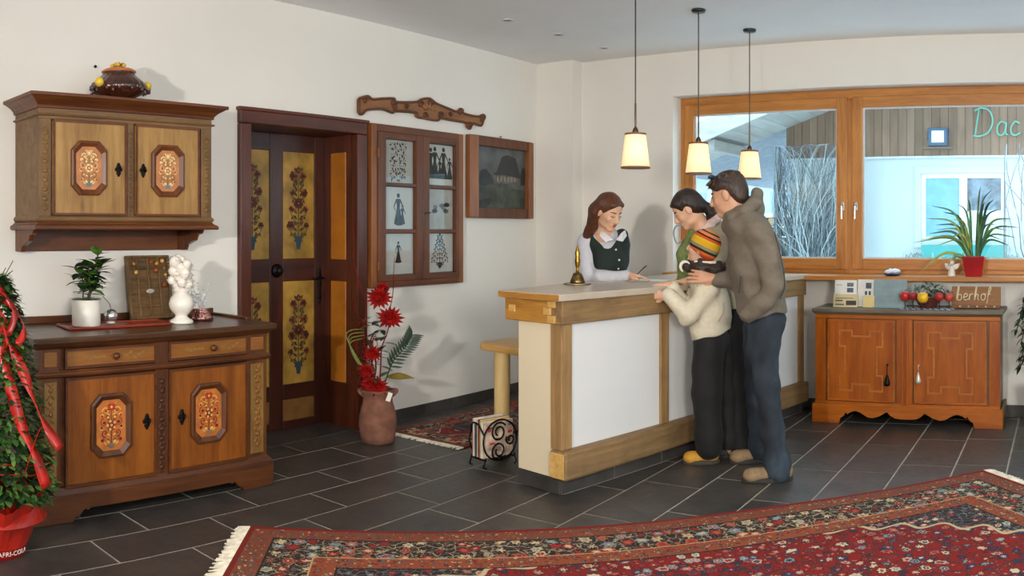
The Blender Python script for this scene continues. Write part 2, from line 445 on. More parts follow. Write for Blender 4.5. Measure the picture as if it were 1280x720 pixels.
def bouquet(mb, P, w, h, seed, scroll=True, size=1.0):
    """mirror-symmetric folk bouquet centred on (0,0); slots 0 stem 1 flower 2 centre 3 leaf 4 vase 5 light"""
    R = random.Random(seed)
    for sg in (-1, 1):
        for i in range(4):
            b0 = -h * 0.36 + h * 0.17 * i; L = w * (0.40 - 0.05 * i)
            pts = [(0, b0), (sg * L * .5, b0 + h * .04), (sg * L * .9, b0 + h * .12), (sg * L * .8, b0 + h * .17)]
            stroke2(mb, P, [(p.x, p.y) for p in spline([(x, y, 0) for x, y in pts], 4)], w * .018 * size, 0, .0004)
            fr = w * R.uniform(.07, .115) * size; fx, fy = sg * L * .82, b0 + h * .15
            R2 = random.Random(seed * 31 + i)
            for k in range(6):
                disc2(mb, P, fx + fr * .7 * math.cos(k * PI / 3), fy + fr * .7 * math.sin(k * PI / 3), fr * .5, 1 if R2.random() < .7 else 5, 7, .0008)
            disc2(mb, P, fx, fy, fr * .4, 2, 7, .0012)
            for k in range(3):
                leaf2(mb, P, sg * L * (.25 + .2 * k), b0 + h * (.02 + .03 * k), (PI / 2 if k % 2 else -PI / 2) + sg * .5, w * .11 * size, w * .03 * size, 3, .0006)
    stroke2(mb, P, [(0, -h * .42), (0, h * .38)], w * .025, 0, .0003)
    for k in range(8):
        disc2(mb, P, w * .12 * math.cos(k * PI / 4), h * .02 + w * .12 * math.sin(k * PI / 4), w * .065, 1, 8, .001)
    disc2(mb, P, 0, h * .02, w * .085, 2, 10, .0014); disc2(mb, P, 0, h * .02, w * .04, 5, 8, .0018)
    for k in range(5):
        disc2(mb, P, w * .07 * math.cos(k * 1.257 + .3), h * .36 + w * .07 * math.sin(k * 1.257 + .3), w * .05, 1, 7, .001)
    disc2(mb, P, 0, h * .36, w * .04, 5, 7, .0013)
    mb.add([P(-w * .13, -h * .34, .001), P(w * .13, -h * .34, .001), P(w * .07, -h * .45, .001), P(-w * .07, -h * .45, .001)], [(0, 1, 2, 3)], 4)
    mb.add([P(-w * .16, -h * .32, .0012), P(w * .16, -h * .32, .0012), P(w * .13, -h * .35, .0012), P(-w * .13, -h * .35, .0012)], [(0, 1, 2, 3)], 4)
def arabesque(mb, P, w, h, seed):
    """mirror-symmetric dense scrollwork round a central rosette; same slots as bouquet"""
    R = random.Random(seed)
    for sg in (-1, 1):
        for i, (a, b, r, t0, tn) in enumerate(((.20, .30, .13, 0, 6.5), (.26, .06, .14, 1.5, -6.5), (.22, -.16, .13, 4.5, 6.5), (.14, -.34, .10, 0, -6), (.33, -.30, .08, 2, 6), (.34, .20, .07, 3, -6), (.12, .17, .07, 0, 6), (.36, -.04, .06, 4, 6), (.10, .42, .07, 5, -6))):
            pts = arc(sg * a * w, b * h, r * w, t0, t0 + tn, 14, .25)
            if sg < 0: pts = [(2 * sg * a * w - p, q) for p, q in pts]
            stroke2(mb, P, pts, w * .022, (5, 1, 0, 5, 1, 5, 0, 5, 1)[i], .0004 + .0001 * i)
            disc2(mb, P, sg * a * w, b * h, w * .045, (1, 2, 1, 5, 2, 1, 5, 2, 1)[i], 8, .0016)
        for k in range(9):
            b = -.42 + .105 * k; leaf2(mb, P, sg * w * .05, b * h, PI / 2 - sg * 1.1, w * .13, w * .03, 3 if k % 2 else 5, .0007)
    stroke2(mb, P, [(0, -h * .45), (0, h * .42)], w * .022, 0, .0003)
    for k in range(10): disc2(mb, P, w * .13 * math.cos(k * PI / 5), w * .13 * math.sin(k * PI / 5), w * .05, 5 if k % 2 else 1, 8, .0018)
    disc2(mb, P, 0, 0, w * .095, 2, 12, .0022); disc2(mb, P, 0, 0, w * .05, 5, 9, .0026); disc2(mb, P, 0, 0, w * .022, 4, 8, .003)
    for k in range(6): disc2(mb, P, w * .08 * math.cos(k * PI / 3), h * .38 + w * .08 * math.sin(k * PI / 3), w * .045, 1, 7, .0018)
    disc2(mb, P, 0, h * .38, w * .045, 5, 8, .0022)
    mb.add([P(-w * .15, -h * .38, .002), P(w * .15, -h * .38, .002), P(w * .06, -h * .47, .002), P(-w * .06, -h * .47, .002)], [(0, 1, 2, 3)], 4)
def octp(w, h, c):
    return [(-w/2 + c, -h/2), (w/2 - c, -h/2), (w/2, -h/2 + c), (w/2, h/2 - c), (w/2 - c, h/2), (-w/2 + c, h/2), (-w/2, h/2 - c), (-w/2, -h/2 + c)]
def oct_ring(cx, cz, w, h, c, rw, y0, y1, y2):
    """moulded octagon ring on a front at local y0, proud to y1 (outer) sloping to y2 inside"""
    o = octp(w, h, c); m_ = octp(w - rw * .7, h - rw * .7, c * .9); i_ = octp(w - 2 * rw, h - 2 * rw, c * .75); mb = MB()
    L = [[(cx + a, y, cz + b) for a, b in q] for q, y in ((o, y0), (o, y1), (m_, y1 - .004), (i_, y2), (i_, y0))]
    vs = [v for q in L for v in q]
    fs = [(k * 8 + j, k * 8 + (j + 1) % 8, (k + 1) * 8 + (j + 1) % 8, (k + 1) * 8 + j) for k in range(4) for j in range(8)]
    return mb.add(vs, fs)
def moulding(parent, name, mat, x0, x1, y_front, z0, z1, prof, side=True, yb=0.0, ends=0.0):
    """profile (out, t) stepped moulding wrapping front and both sides"""
    mb = MB(); n = len(prof)
    loops = []
    for o, t in prof:
        z = z0 + (z1 - z0) * t
        loops.append([(x0 - o, yb, z), (x0 - o, y_front - o, z), (x1 + o, y_front - o, z), (x1 + o, yb, z)])
    vs = [v for l in loops for v in l]
    fs = [(k * 4 + j, k * 4 + j + 1, k * 4 + 5 + j, k * 4 + 4 + j) for k in range(n - 1) for j in range(3)]
    fs += [(0, 3, 2, 1), tuple((n - 1) * 4 + j for j in range(4)), tuple([k * 4 for k in range(n)] + [k * 4 + 3 for k in range(n - 1, -1, -1)])]
    mb.add(vs, fs)
    return mb.build(name, mat, parent, bevel=.003, seg=1)
def lockplate(parent, x, y, z, mat, s=1.0):
    mb = MB()
    for k in range(4):
        a = PI / 4 + k * PI / 2
    for dz, r in ((.022, .009), (.010, .013), (-.004, .010), (-.018, .013), (-.03, .007)):
        mb.ball((x, y - .002, z + dz * s), (r * s, .004, r * s), 10, 6)
    mb.ball((x - .013 * s, y - .002, z - .002), (.008 * s, .004, .01 * s), 8, 6).ball((x + .013 * s, y - .002, z - .002), (.008 * s, .004, .01 * s), 8, 6)
    mb.tube([(x, y - .004, z + .004 * s), (x, y - .02, z + .004 * s)], .003)
    mb.box((x - .002, y - .03, z - .01 * s), (x + .002, y - .018, z + .014 * s))
    return mb.build('lock_plate', mat, parent, smooth=True)
def carving(parent, x, w, y, z0, z1, mat, pitch=0.05):
    """chain of carved leaves and beads on a post"""
    mb = MB(); z = z0 + pitch * .5; k = 0
    while z < z1 - pitch * .3:
        mb.ball((x, y, z), (w * .32, .006, pitch * .22), 8, 5)
        for s in (-1, 1):
            M = Matrix.Rotation(s * (.7 if k % 2 else -.7), 4, 'Y')
            mb.ball((x + s * w * .22, y, z + pitch * .45), (w * .12, .005, pitch * .3), 7, 5, M=M)
        z += pitch; k += 1
    return mb.build('carving', mat, parent, smooth=True)
IRON = plain('#1f1b19', 0.45, 0.8)
IRONB = plain('#2b2420', 0.5, 0.6)
FW_G = wood('#5d4126', '#81603a', 'z', 1, .5, stain=.35, dark='#3b2a1a')       # greyed brown frame
FW_GX = wood('#5d4126', '#81603a', 'x', 1, .5, stain=.35, dark='#3b2a1a')
FW_R = wood('#4d2410', '#72401c', 'x', 1, .38, stain=.3)                       # red-brown mouldings
FW_RZ = wood('#4d2410', '#72401c', 'z', 1, .38, stain=.3)
DOORY = wood('#8c6332', '#b28a4e', 'z', .9, .42, knots=.6, stain=.35, dark='#5b3c1c')
DOORO = wood('#6c370c', '#96561a', 'z', .8, .34, knots=.35, stain=.25, dark='#5a2c0c')
DRAWO = wood('#6e3f14', '#94602a', 'x', .8, .36, knots=.2, stain=.25, dark='#5a2c0c')
SBF = wood('#3f2110', '#643718', 'z', 1, .36, stain=.3, dark='#241208')
SBX = wood('#3f2110', '#643718', 'x', 1, .36, stain=.3, dark='#241208')
SBT = wood('#35200f', '#54341c', 'x', 1, .28, stain=.3, dark='#20120a')
CARV = wood('#6a4a1e', '#8c6a30', 'z', 1, .5, stain=.4, dark='#3b2410')
PANELP = plain('#bd7c4c', .5, var=.12, scale=14)
PANELO = plain('#b4682a', .5, var=.15, scale=14)
PALW = [plain(c, .55) for c in ('#7a5a2c', '#d9b27a', '#a8401c', '#8a8a4c', '#5a7f8a', '#f0dca0')]
PALS = [plain(c, .55) for c in ('#6b2a12', '#a8310f', '#3a2a22', '#6c3c10', '#7a6a5c', '#dca650')]
PALD = [plain(c, .6) for c in ('#4a3e1c', '#5c2418', '#2a2018', '#2f361c', '#243c4c', '#7a5028')]

# ------------------------------------------------------------------ wall cabinet
WC = thing('wall_cabinet', 'two-door painted wooden wall cabinet hung above the sideboard', 'cabinet', (LW + .003, 1.745, 1.336), PI / 2)
wcW, wcD = 1.093, 0.35
box('carcass', (0.0, -wcD + .02, .125), (wcW, 0, .774), FW_GX, WC, .003)
for a, b in ((0, .073), (.531, .573), (1.022, wcW)):
    box('post', (a, -wcD, .19), (b, -wcD + .022, .715), FW_G, WC, .003)
    carving(WC, (a + b) / 2, .05 if b - a > .05 else .03, -wcD - .001, .21, .70, CARV if b - a > .05 else FW_G)
box('rail', (0, -wcD - .002, .712), (wcW, -wcD + .02, .775), FW_GX, WC, .003)
moulding(WC, 'cornice', FW_R, 0, wcW, -wcD, .768, .845, [(.0, 0), (.012, .02), (.012, .2), (.03, .45), (.062, .72), (.075, .76), (.075, 1)])
moulding(WC, 'string_moulding', FW_GX, 0, wcW, -wcD, .728, .742, [(.004, 0), (.016, .3), (.016, .7), (.004, 1)])
moulding(WC, 'base_moulding', FW_R, 0, wcW, -wcD, .122, .165, [(.03, 0), (.034, .2), (.03, .5), (.012, .75), (.004, 1)])
moulding(WC, 'base_bead', FW_GX, 0, wcW, -wcD, .165, .198, [(.004, 0), (.012, .3), (.012, .6), (.0, 1)])
box('back_board', (.03, -.022, 0), (wcW - .03, 0, .13), FW_R, WC, .003)
prof = [(-.0, 0), (-.09, 0), (-.105, .03), (-.15, .045), (-.20, .06), (-.215, .09), (-.26, .10), (-.275, .125), (0, .125)]
for x in (0.0, wcW - .03):
    MB().prism(prof, 'x', x, x + .03).build('bracket', FW_RZ, WC, bevel=.002, seg=1)
for i, (a, b) in enumerate(((.082, .522), (.583, 1.003))):
    d = box('door', (a, -wcD - .006, .205), (b, -wcD + .02, .705), DOORY, WC, .003)
    cx = (a + b) / 2 - (.012 if i == 0 else .006); cz = .456
    fr = MB()
    for lo, hi in (((a, .2), (b, .212)), ((a, .698), (b, .71)), ((a, .212), (a + .01, .698)), ((b - .01, .212), (b, .698))):
        fr.box((lo[0], -wcD - .012, lo[1]), (hi[0], -wcD - .004, hi[1]))
    fr.build('door_bead', FW_R, d)
    oct_ring(cx, cz, .215, .295, .05, .032, -wcD - .006, -wcD - .02, -wcD - .010).build('panel_moulding', FW_RZ, d, bevel=.001, seg=1)
    MB().prism([(cx + p, cz + q) for p, q in octp(.16, .24, .04)], 'y', -wcD - .0095, -wcD - .006).build('painted_panel', PANELP, d)
    mb = MB(); arabesque(mb, lambda p, q, e: (cx + p, -wcD - .0105 - e, cz + q), .135, .215, 5 + i); mb.build('painted_flowers', PALW, d)
    lockplate(d, (b - .05) if i == 0 else (a + .045), -wcD - .007, cz, IRON, 1.15)

# ------------------------------------------------------------------ tureen on the wall cabinet
TU = thing('tureen', 'dark brown ribbed ceramic tureen with yellow flowers on the wall cabinet', 'tureen', (-4.30, 2.25, 2.182))
TU.scale = (1.15, 1.15, 1.1)
BRN = plain('#3d1d12', .18, var=.3, coat=.6, scale=20)
MB().lathe([(.055, 0), (.075, .012), (.125, .035), (.138, .058), (.125, .085), (.09, .115), (.075, .132), (.08, .14)], seg=60, lobes=20, lobe_amp=.035).build('bowl', BRN, TU, smooth=True)
MB().lathe([(.084, .138), (.086, .146), (.07, .156), (.04, .163), (.018, .166), (.0, .168)], seg=40).build('lid', plain('#b4682c', .25, coat=.5), TU, smooth=True)
mb = MB()
for k in range(9):
    a = k * 2.4; r = .012 * math.sqrt(k)
    mb.ball((r * math.cos(a), r * math.sin(a), .172 + .012 * (1 - k / 9)), (.011, .011, .010), 8, 6, mi=(0 if k % 3 else 1))
mb.build('lid_flowers', [plain('#d8ad2e', .4), plain('#8a3a1c', .4)], TU, smooth=True)
for s in (-1, 1):
    mb = MB()
    for k, (dx, dy, dz, r, c) in enumerate([(.03, .13, .075, .024, 0), (.01, .148, .062, .014, 1), (-.01, .115, .072, .013, 2), (.015, .12, .055, .014, 2), (0, .155, .05, .012, 1)]):
        mb.ball((dx + .02, s * dy, dz), r, 9, 6, mi=c)
    mb.build('handle_flower', [plain('#d9b83a', .4), plain('#5a4a52', .4), plain('#3a2430', .4)], TU, smooth=True)
mb = MB(); 
for k in range(28):
    a = k * .224 * 1.0; mb.ball((.137 * math.cos(a), .137 * math.sin(a), .045 + .012 * math.sin(k * 1.7)), .007, 6, 4)
tag(mb.build('beads', plain('#6a4a44', .2), TU, smooth=True), kind='stuff')
mb = MB(); mb.ball((0, 0, 0), .009, 8, 6).tube([(-.012, 0, 0), (0.0, 0, 0)], .004)
nail = mb.build('nail', IRON, None, smooth=True); nail.location = (LW + .014, 2.245, 2.42)
tag(nail, 'small black nail head in the white wall above the tureen', 'nail')

# ------------------------------------------------------------------ sideboard
SB = thing('sideboard', 'antique painted sideboard with two drawers and two doors against the left wall', 'sideboard', (LW + .014, 1.61, 0), PI / 2)
sW, sD = 1.415, .636
box('carcass', (.012, -sD + .022, .12), (sW - .012, 0, .89), SBX, SB, .003)
top = box('top_board', (-.03, -sD - .045, .892), (sW + .035, 0, .925), SBT, SB, .006)
moulding(SB, 'top_moulding', SBX, 0, sW, -sD, .862, .893, [(.0, 0), (.006, .2), (.02, .6), (.028, 1)])
box('rim', (-.03, -.03, .925), (sW + .035, 0, .965), SBX, SB, .003)
box('rim', (sW + .008, -.42, .925), (sW + .035, -.03, .94), SBX, SB, .003)
for a, b in ((.012, .13), (.675, .755), (1.27, sW - .005)):
    box('post', (a, -sD, .14), (b, -sD + .024, .865), SBF, SB, .004)
moulding(SB, 'middle_moulding', SBX, 0, sW, -sD, .718, .758, [(.0, 0), (.012, .25), (.016, .6), (.006, .8), (.0, 1)])
for a, b in ((.04, .11), (1.295, 1.385)):
    box('post_panel', (a, -sD - .006, .775), (b, -sD + .004, .85), DRAWO, SB, .004)
    p = box('post_panel', (a, -sD - .005, .19), (b, -sD + .004, .70), CARV, SB, .004)
    carving(p, (a + b) / 2, b - a - .03, -sD - .006, .21, .68, DRAWO, .06)
carving(SB, .715, .05, -sD - .002, .18, .70, SBF, .05)
for i, (a, b) in enumerate(((.16, .67), (.76, 1.265))):
    d = box('drawer', (a, -sD - .003, .772), (b, -sD + .02, .852), DRAWO, SB, .003)
    fr = MB()
    for lo, hi in (((a - .008, .762), (b + .008, .774)), ((a - .008, .85), (b + .008, .862)), ((a - .008, .774), (a + .004, .85)), ((b - .004, .774), (b + .008, .85))):
        fr.box((lo[0], -sD - .010, lo[1]), (hi[0], -sD, hi[1]))
    fr.build('drawer_moulding', SBX, d)
    cx = (a + b) / 2
    MB().lathe([(.0, .03), (.014, .028), (.019, .018), (.012, .008), (.008, 0)], seg=16).build('knob', SBF, d, smooth=True).matrix_local = Matrix.Translation((cx + .02, -sD - .003, .812)) @ Matrix.Rotation(PI / 2, 4, 'X')
    for s in (-1, 1):
        mb = MB()
        for k in range(5):
            leaf2(mb, lambda p, q, e: (cx + .02 + p, -sD - .0045 - e, .812 + q), s * (.05 + .025 * k), .008 * math.sin(k * 2), (0 if s > 0 else PI) + .5 * math.sin(k * 2.2), .03, .008, 0)
        mb.build('painted_scroll', plain('#8a6a30', .6), d)
    d = box('door', (a, -sD - .004, .18), (b, -sD + .02, .708), DOORO, SB, .003)
    fr = MB()
    for lo, hi in (((a - .006, .168), (b + .006, .182)), ((a - .006, .704), (b + .006, .716)), ((a - .006, .182), (a + .006, .704)), ((b - .006, .182), (b + .006, .704))):
        fr.box((lo[0], -sD - .012, lo[1]), (hi[0], -sD, hi[1]))
    fr.build('door_moulding', SBX, d)
    cx = (.41, 1.006)[i]; cz = .46
    oct_ring(cx, cz, .235, .325, .05, .034, -sD - .004, -sD - .018, -sD - .008).build('panel_moulding', SBF, d, bevel=.001, seg=1)
    MB().prism([(cx + p, cz + q) for p, q in octp(.172, .262, .03)], 'y', -sD - .0075, -sD - .004).build('painted_panel', PANELO, d)
    mb = MB(); arabesque(mb, lambda p, q, e: (cx + p, -sD - .0085 - e, cz + q), .16, .245, 11 + i); mb.build('painted_flowers', PALS, d)
    lockplate(d, (b - .05) if i == 0 else (a + .075), -sD - .005, .46, IRON, 1.25)
moulding(SB, 'base_moulding', SBX, 0, sW, -sD, .135, .172, [(.022, 0), (.02, .3), (.008, .7), (.0, 1)])
# plinth with bracket feet: front with ogee cut, plain sides
pf = [(-.025, 0), (.19, 0), (.20, .02), (.225, .028), (.245, .05), (.255, .058), (.275, .05), (.285, .06), (1.14, .06), (1.15, .05), (1.17, .058), (1.18, .05), (1.20, .028), (1.225, .02), (1.235, 0), (sW + .025, 0), (sW + .025, .136), (-.025, .136)]
MB().prism(pf, 'y', -sD - .026, -sD + .012).build('plinth_front', SBX, SB, bevel=.003, seg=1)
for x in (-.025, sW):
    MB().prism([(-sD + .012, 0), (-sD + .2, 0), (-sD + .24, .05), (-.16, .05), (-.14, 0), (0, 0), (0, .136), (-sD + .012, .136)], 'x', x, x + .025).build('plinth_side', SBX, SB, bevel=.003, seg=1)

# ------------------------------------------------------------------ things on the sideboard
TZ = .926
tr = MB()
tr.prism([(-.13, -.30), (.10, -.33), (.12, .28), (-.10, .33)], 'z', 0, .006)
for a, b in (((-.13, -.30), (.10, -.33)), ((.10, -.33), (.12, .28)), ((.12, .28), (-.10, .33)), ((-.10, .33), (-.13, -.30))):
    tr.tube([(a[0], a[1], .007), (b[0], b[1], .007)], .007, 6)
tray = tr.build('serving_tray', wood('#6e2214', '#9c3a22', 'y', 1, .35), None)
tray.location = (-4.27, 2.22, TZ); tag(tray, 'flat red-brown wooden tray under the white plant pot on the sideboard', 'tray')
PP = thing('potted_ficus', 'green leafy houseplant in a white cylindrical pot on the sideboard', 'plant', (-4.23, 2.015, TZ + .0145))
MB().lathe([(.074, 0), (.077, .004), (.079, .14), (.075, .142), (.072, .125), (.0, .125)], seg=36).build('pot', plain('#e4ded2', .3, var=.02), PP, smooth=True)
MB().lathe([(.071, .126), (.04, .13), (0, .131)], seg=20).build('soil', plain('#2d2118', .9), PP, smooth=True)
GL1, GL2 = plain('#2f5420', .35, var=.3, scale=30), plain('#5f8a34', .35, var=.3, scale=30)
DGR = plain('#16301a', .3, var=.3, scale=30)
R = random.Random(3)
stems = [((0, 0, .12), (.01, .03, .24), (.0, .07, .38)), ((.02, .01, .12), (.0, .04, .25), (-.02, .10, .33)), ((0, -.02, .12), (.02, -.03, .24), (.02, -.07, .32)), ((-.02, 0, .12), (-.02, .05, .2), (-.01, .05, .30)), ((0, .02, .12), (.02, .01, .22), (.03, .0, .34))]
mb = MB(); leaves = []
for q in stems:
    pts = spline(q, 6); mb.tube(pts, .004, 6)
    for i in range(3, len(pts)):
        for _ in range(2 if i > 4 else 1): leaves.append(pts[i])
mb.build('stem', plain('#4a4426', .7), PP, smooth=True)
for i, p in enumerate(leaves):
    a = R.uniform(0, 2 * PI); el = R.uniform(-.2, .7)
    d = Vector((math.cos(a) * math.cos(el), math.sin(a) * math.cos(el), math.sin(el)))
    MB().leaf(p, d, (0, 0, 1), R.uniform(.075, .115), R.uniform(.048, .066), R.uniform(.05, .35)).build('leaf', (GL1, GL2, DGR)[i % 3], PP, smooth=True)
for k in range(9):
    a = k * .7; d = (math.cos(a), math.sin(a), .45)
    MB().leaf((0.03 * math.cos(a), .03 * math.sin(a), .135), d, (0, 0, 1), .07, .034, .3).build('leaf', (GL1, GL2)[k % 2], PP, smooth=True)
# glass ball
gb = thing('glass_ball', 'silver mirrored glass ball on a bent wire beside the white pot', 'ornament', (-4.28, 2.19, TZ + .0145))
MB().ball((0, 0, .040), .040, 20, 12).build('ball', plain('#d8d8d6', .05, .9, var=.02), gb, smooth=True)
MB().lathe([(.026, 0), (.03, .004), (.02, .008)], seg=16).build('foot', plain('#c8bfae', .3), gb, smooth=True)
MB().tube(spline([(0, 0, .078), (.0, -.01, .11), (0, -.05, .15)], 6), .002, 5).build('wire', IRON, gb)
# leaning lattice panel
LP = thing('lattice_picture', 'small brown lattice picture with gold fruits leaning against the white wall', 'picture', (-4.49, 2.42, TZ), PI / 2 + .03)
LPM = Matrix.Rotation(-.17, 4, 'X')
BRL = wood('#4a3318', '#7a5a30', 'z', 2, .5, stain=.3); BRLX = wood('#4a3318', '#7a5a30', 'x', 2, .5, stain=.3)
def lp(name, lo, hi, mat, par=None, bev=.002): return box(name, lo, hi, mat, par or LP, bev, LPM)
lp('board', (.012, -.01, .004), (.288, .0, .376), BRLX)
for a, b in (((0, 0), (.3, .016)), ((0, .364), (.3, .38)), ((0, .016), (.016, .364)), ((.284, .016), (.3, .364))):
    lp('frame_bar', (a[0], -.026, a[1]), (b[0], .002, b[1]), BRL)
for k in range(1, 4): lp('lattice_bar', (.3 * k / 4 - .007, -.02, .016), (.3 * k / 4 + .007, -.01, .364), BRL)
for k in range(1, 5): lp('lattice_bar', (.016, -.017, .38 * k / 5 - .006), (.284, -.01, .38 * k / 5 + .006), BRLX)
R = random.Random(5)
for k in range(9):
    c = [(.05, .33), (.06, .28), (.17, .34), (.21, .33), (.25, .345), (.2, .29), (.26, .3), (.265, .26), (.25, .2)][k]
    MB().ball(LPM @ Vector((c[0], -.022, c[1])), R.uniform(.009, .016), 8, 6).build('gold_fruit', plain(['#c98a3a', '#e0b060', '#a8582a'][k % 3], .3, .3), LP, smooth=True)
MB().ball(LPM @ Vector((.15, -.022, .165)), (.03, .004, .014), 16, 6).build('oval_plate', plain('#cfcac0', .3, .3), LP, smooth=True)
# white porcelain vase of roses
PV = thing('porcelain_vase', 'white porcelain urn topped with white porcelain roses on the sideboard', 'vase', (-4.20, 2.60, TZ))
WPO = plain('#efe8dc', .22, var=.03, coat=.4)
MB().lathe([(.066, 0), (.07, .008), (.064, .02), (.04, .032), (.034, .045), (.048, .06), (.068, .085), (.073, .115), (.064, .145), (.046, .165), (.04, .178), (.054, .192), (.05, .196), (.0, .19)], seg=32).build('urn', WPO, PV, smooth=True)
R = random.Random(8)
for k in range(26):
    a = k * 2.4; r = .062 * math.sqrt((k % 8) / 8); z = .20 + .17 * (k / 26)
    rr = R.uniform(.034, .044); cxy = (r * math.cos(a), r * math.sin(a) * .9, z)
    mb = MB()
    for j in range(4): mb.lathe([(rr * (.25 + .2 * j), -.008 + .002 * j), (rr * (.42 + .2 * j), .012 - .004 * j), (rr * (.36 + .2 * j), .016 - .005 * j)], cxy, 10, lobes=5, lobe_amp=.12)
    mb.ball(cxy, rr * .8, 8, 6).build('rose', WPO, PV, smooth=True)
for k in range(14):
    a = k * .9; MB().leaf((.02 * math.cos(a), .02 * math.sin(a), .2 + .012 * k), (math.cos(a), math.sin(a), .3), (0, 0, 1), .08, .034, .3).build('leaf', WPO, PV, smooth=True)
# fluted red-silver bowl with glittering sprigs
FB = thing('fluted_bowl', 'small fluted red and silver bowl holding clear glittering sprigs', 'bowl', (-4.30, 2.80, TZ))
MB().lathe([(.055, 0), (.07, .004), (.066, .02), (.05, .045), (.04, .06), (.046, .066)], seg=48, lobes=16, lobe_amp=.06).build('bowl', plain('#c98a82', .15, .85, var=.5, scale=60), FB, smooth=True)
mb = MB(); sp = MB(); R = random.Random(4)
for k in range(16):
    a = R.uniform(0, 2 * PI); t = R.uniform(.03, .075); h = R.uniform(.13, .24)
    e = (t * math.cos(a), t * math.sin(a), h); mb.tube([(0, 0, .03), (e[0] * .4, e[1] * .4, h * .6), e], .0009, 4)
    for j in range(6): sp.ball((e[0] * R.uniform(.4, 1.2), e[1] * R.uniform(.4, 1.2), h * R.uniform(.55, 1.05)), .0045, 6, 4)
tag(mb.build('sprig', plain('#cfd3d6', .3, .3), FB), kind='stuff'); tag(sp.build('glass_bead', plain('#e9eef0', .08, .2), FB, smooth=True), kind='stuff')

# ------------------------------------------------------------------ door_1
DR = thing('door_1', 'dark red-brown panelled door painted with folk flowers in a deep frame', None, (LW, 3.275, 0), PI / 2); DR['kind'] = 'structure'
CAS = wood('#3e1a0e', '#5e2c18', 'z', 1, .33, knots=.1, stain=.25, dark='#230d06')
CASX = wood('#3e1a0e', '#5e2c18', 'x', 1, .33, knots=.1, stain=.25, dark='#230d06')
LEAF = wood('#2e130b', '#4a2113', 'z', 1, .36, knots=.1, stain=.25, dark='#1a0905')
LEAFX = wood('#2e130b', '#4a2113', 'x', 1, .36, knots=.1, stain=.25, dark='#1a0905')
YEL = plain('#9c7830', .45, var=.22, scale=7)
ORA = plain('#b06a1a', .45, var=.1, scale=5)
box('casing', (0, -.035, 0), (.092, .03, 2.155), CAS, DR, .008)
box('casing', (1.04, -.035, 0), (1.145, .03, 2.155), CAS, DR, .008)
box('casing', (0, -.035, 2.155), (1.145, .03, 2.245), CASX, DR, .008)
box('casing_bead', (-.012, -.045, 2.238), (1.157, .0, 2.262), CASX, DR, .005)
box('lining', (.062, .03, 0), (.09, .36, 2.155), CAS, DR)
box('lining', (1.04, .03, 0), (1.07, .36, 2.155), CAS, DR)
box('lining', (.062, .03, 2.155), (1.07, .36, 2.18), CASX, DR)
for z0, z1 in ((.335, 1.08), (1.24, 2.03)):
    box('lining_panel', (1.034, .085, z0), (1.042, .25, z1), ORA, DR, .003)
    box('lining_panel', (.088, .085, z0), (.096, .25, z1), ORA, DR, .003)
box('threshold', (.09, .0, 0.0005), (1.04, .36, .012), SLATE, DR)
leaf = box('door_leaf', (.09, .34, .012), (1.04, .375, 2.155), LEAF, DR)
for a, b in ((.09, .215), (.518, .638), (.94, 1.04)):
    box('stile', (a, .322, .012), (b, .342, 2.155), LEAF, leaf, .004)
for a, b in ((.215, .518), (.638, .94)):
    for z0, z1 in ((.012, .07), (.225, .335), (1.085, 1.25), (2.03, 2.155)):
        box('rail', (a, .322, z0), (b, .342, z1), LEAFX, leaf, .004)
    for j, (z0, z1) in enumerate(((.07, .225), (.335, 1.085), (1.25, 2.03))):
        p = box('panel', (a, .333, z0), (b, .342, z1), YEL if j else plain('#7d5428', .5, var=.15), leaf)
        if j:
            h = z1 - z0; cx, cz = (a + b) / 2, (z0 + z1) / 2
            mb = MB(); P = lambda p_, q, e: (cx + p_, .332 - e, cz + q)
            bouquet(mb, P, .23, h * .92, 20 + j, size=1.25)
            for k in range(12):
                for s in (-1, 1):
                    leaf2(mb, P, s * .01, -h * .3 + h * .055 * k, PI / 2 - s * (1.0 - .03 * k), .055, .011, 3 if k % 2 else 0, .0007)
            for k in range(7):
                disc2(mb, P, .028 * math.sin(k * 2.3), -h * .22 + h * .09 * k, .014, 1 if k % 2 else 5, 7, .0015)
            mb.build('painted_flowers', PALD, p)
kb = MB(); kb.lathe([(.045, 0), (.05, .004), (.03, .012), (.012, .016), (.012, .03), (.026, .036), (.028, .045), (.016, .054), (0, .056)], seg=24)
k_ = kb.build('door_knob', IRON, leaf, smooth=True); k_.matrix_local = Matrix.Translation((.578, .322, 1.165)) @ Matrix.Rotation(PI / 2, 4, 'X')
mb = MB()
for dz, w, h in ((.09, .014, .025), (.055, .022, .03), (0, .018, .05), (-.05, .014, .05), (-.1, .02, .03), (-.13, .01, .025)): mb.ball((.985, .318, 1.06 + dz), (w, .005, h), 12, 8)
mb.tube([(.985, .318, 1.10), (.985, .28, 1.10), (.97, .268, 1.10), (.90, .268, 1.095), (.875, .27, 1.105)], [.009, .009, .009, .008, .006], 8)
mb.build('door_handle', IRON, leaf, smooth=True)

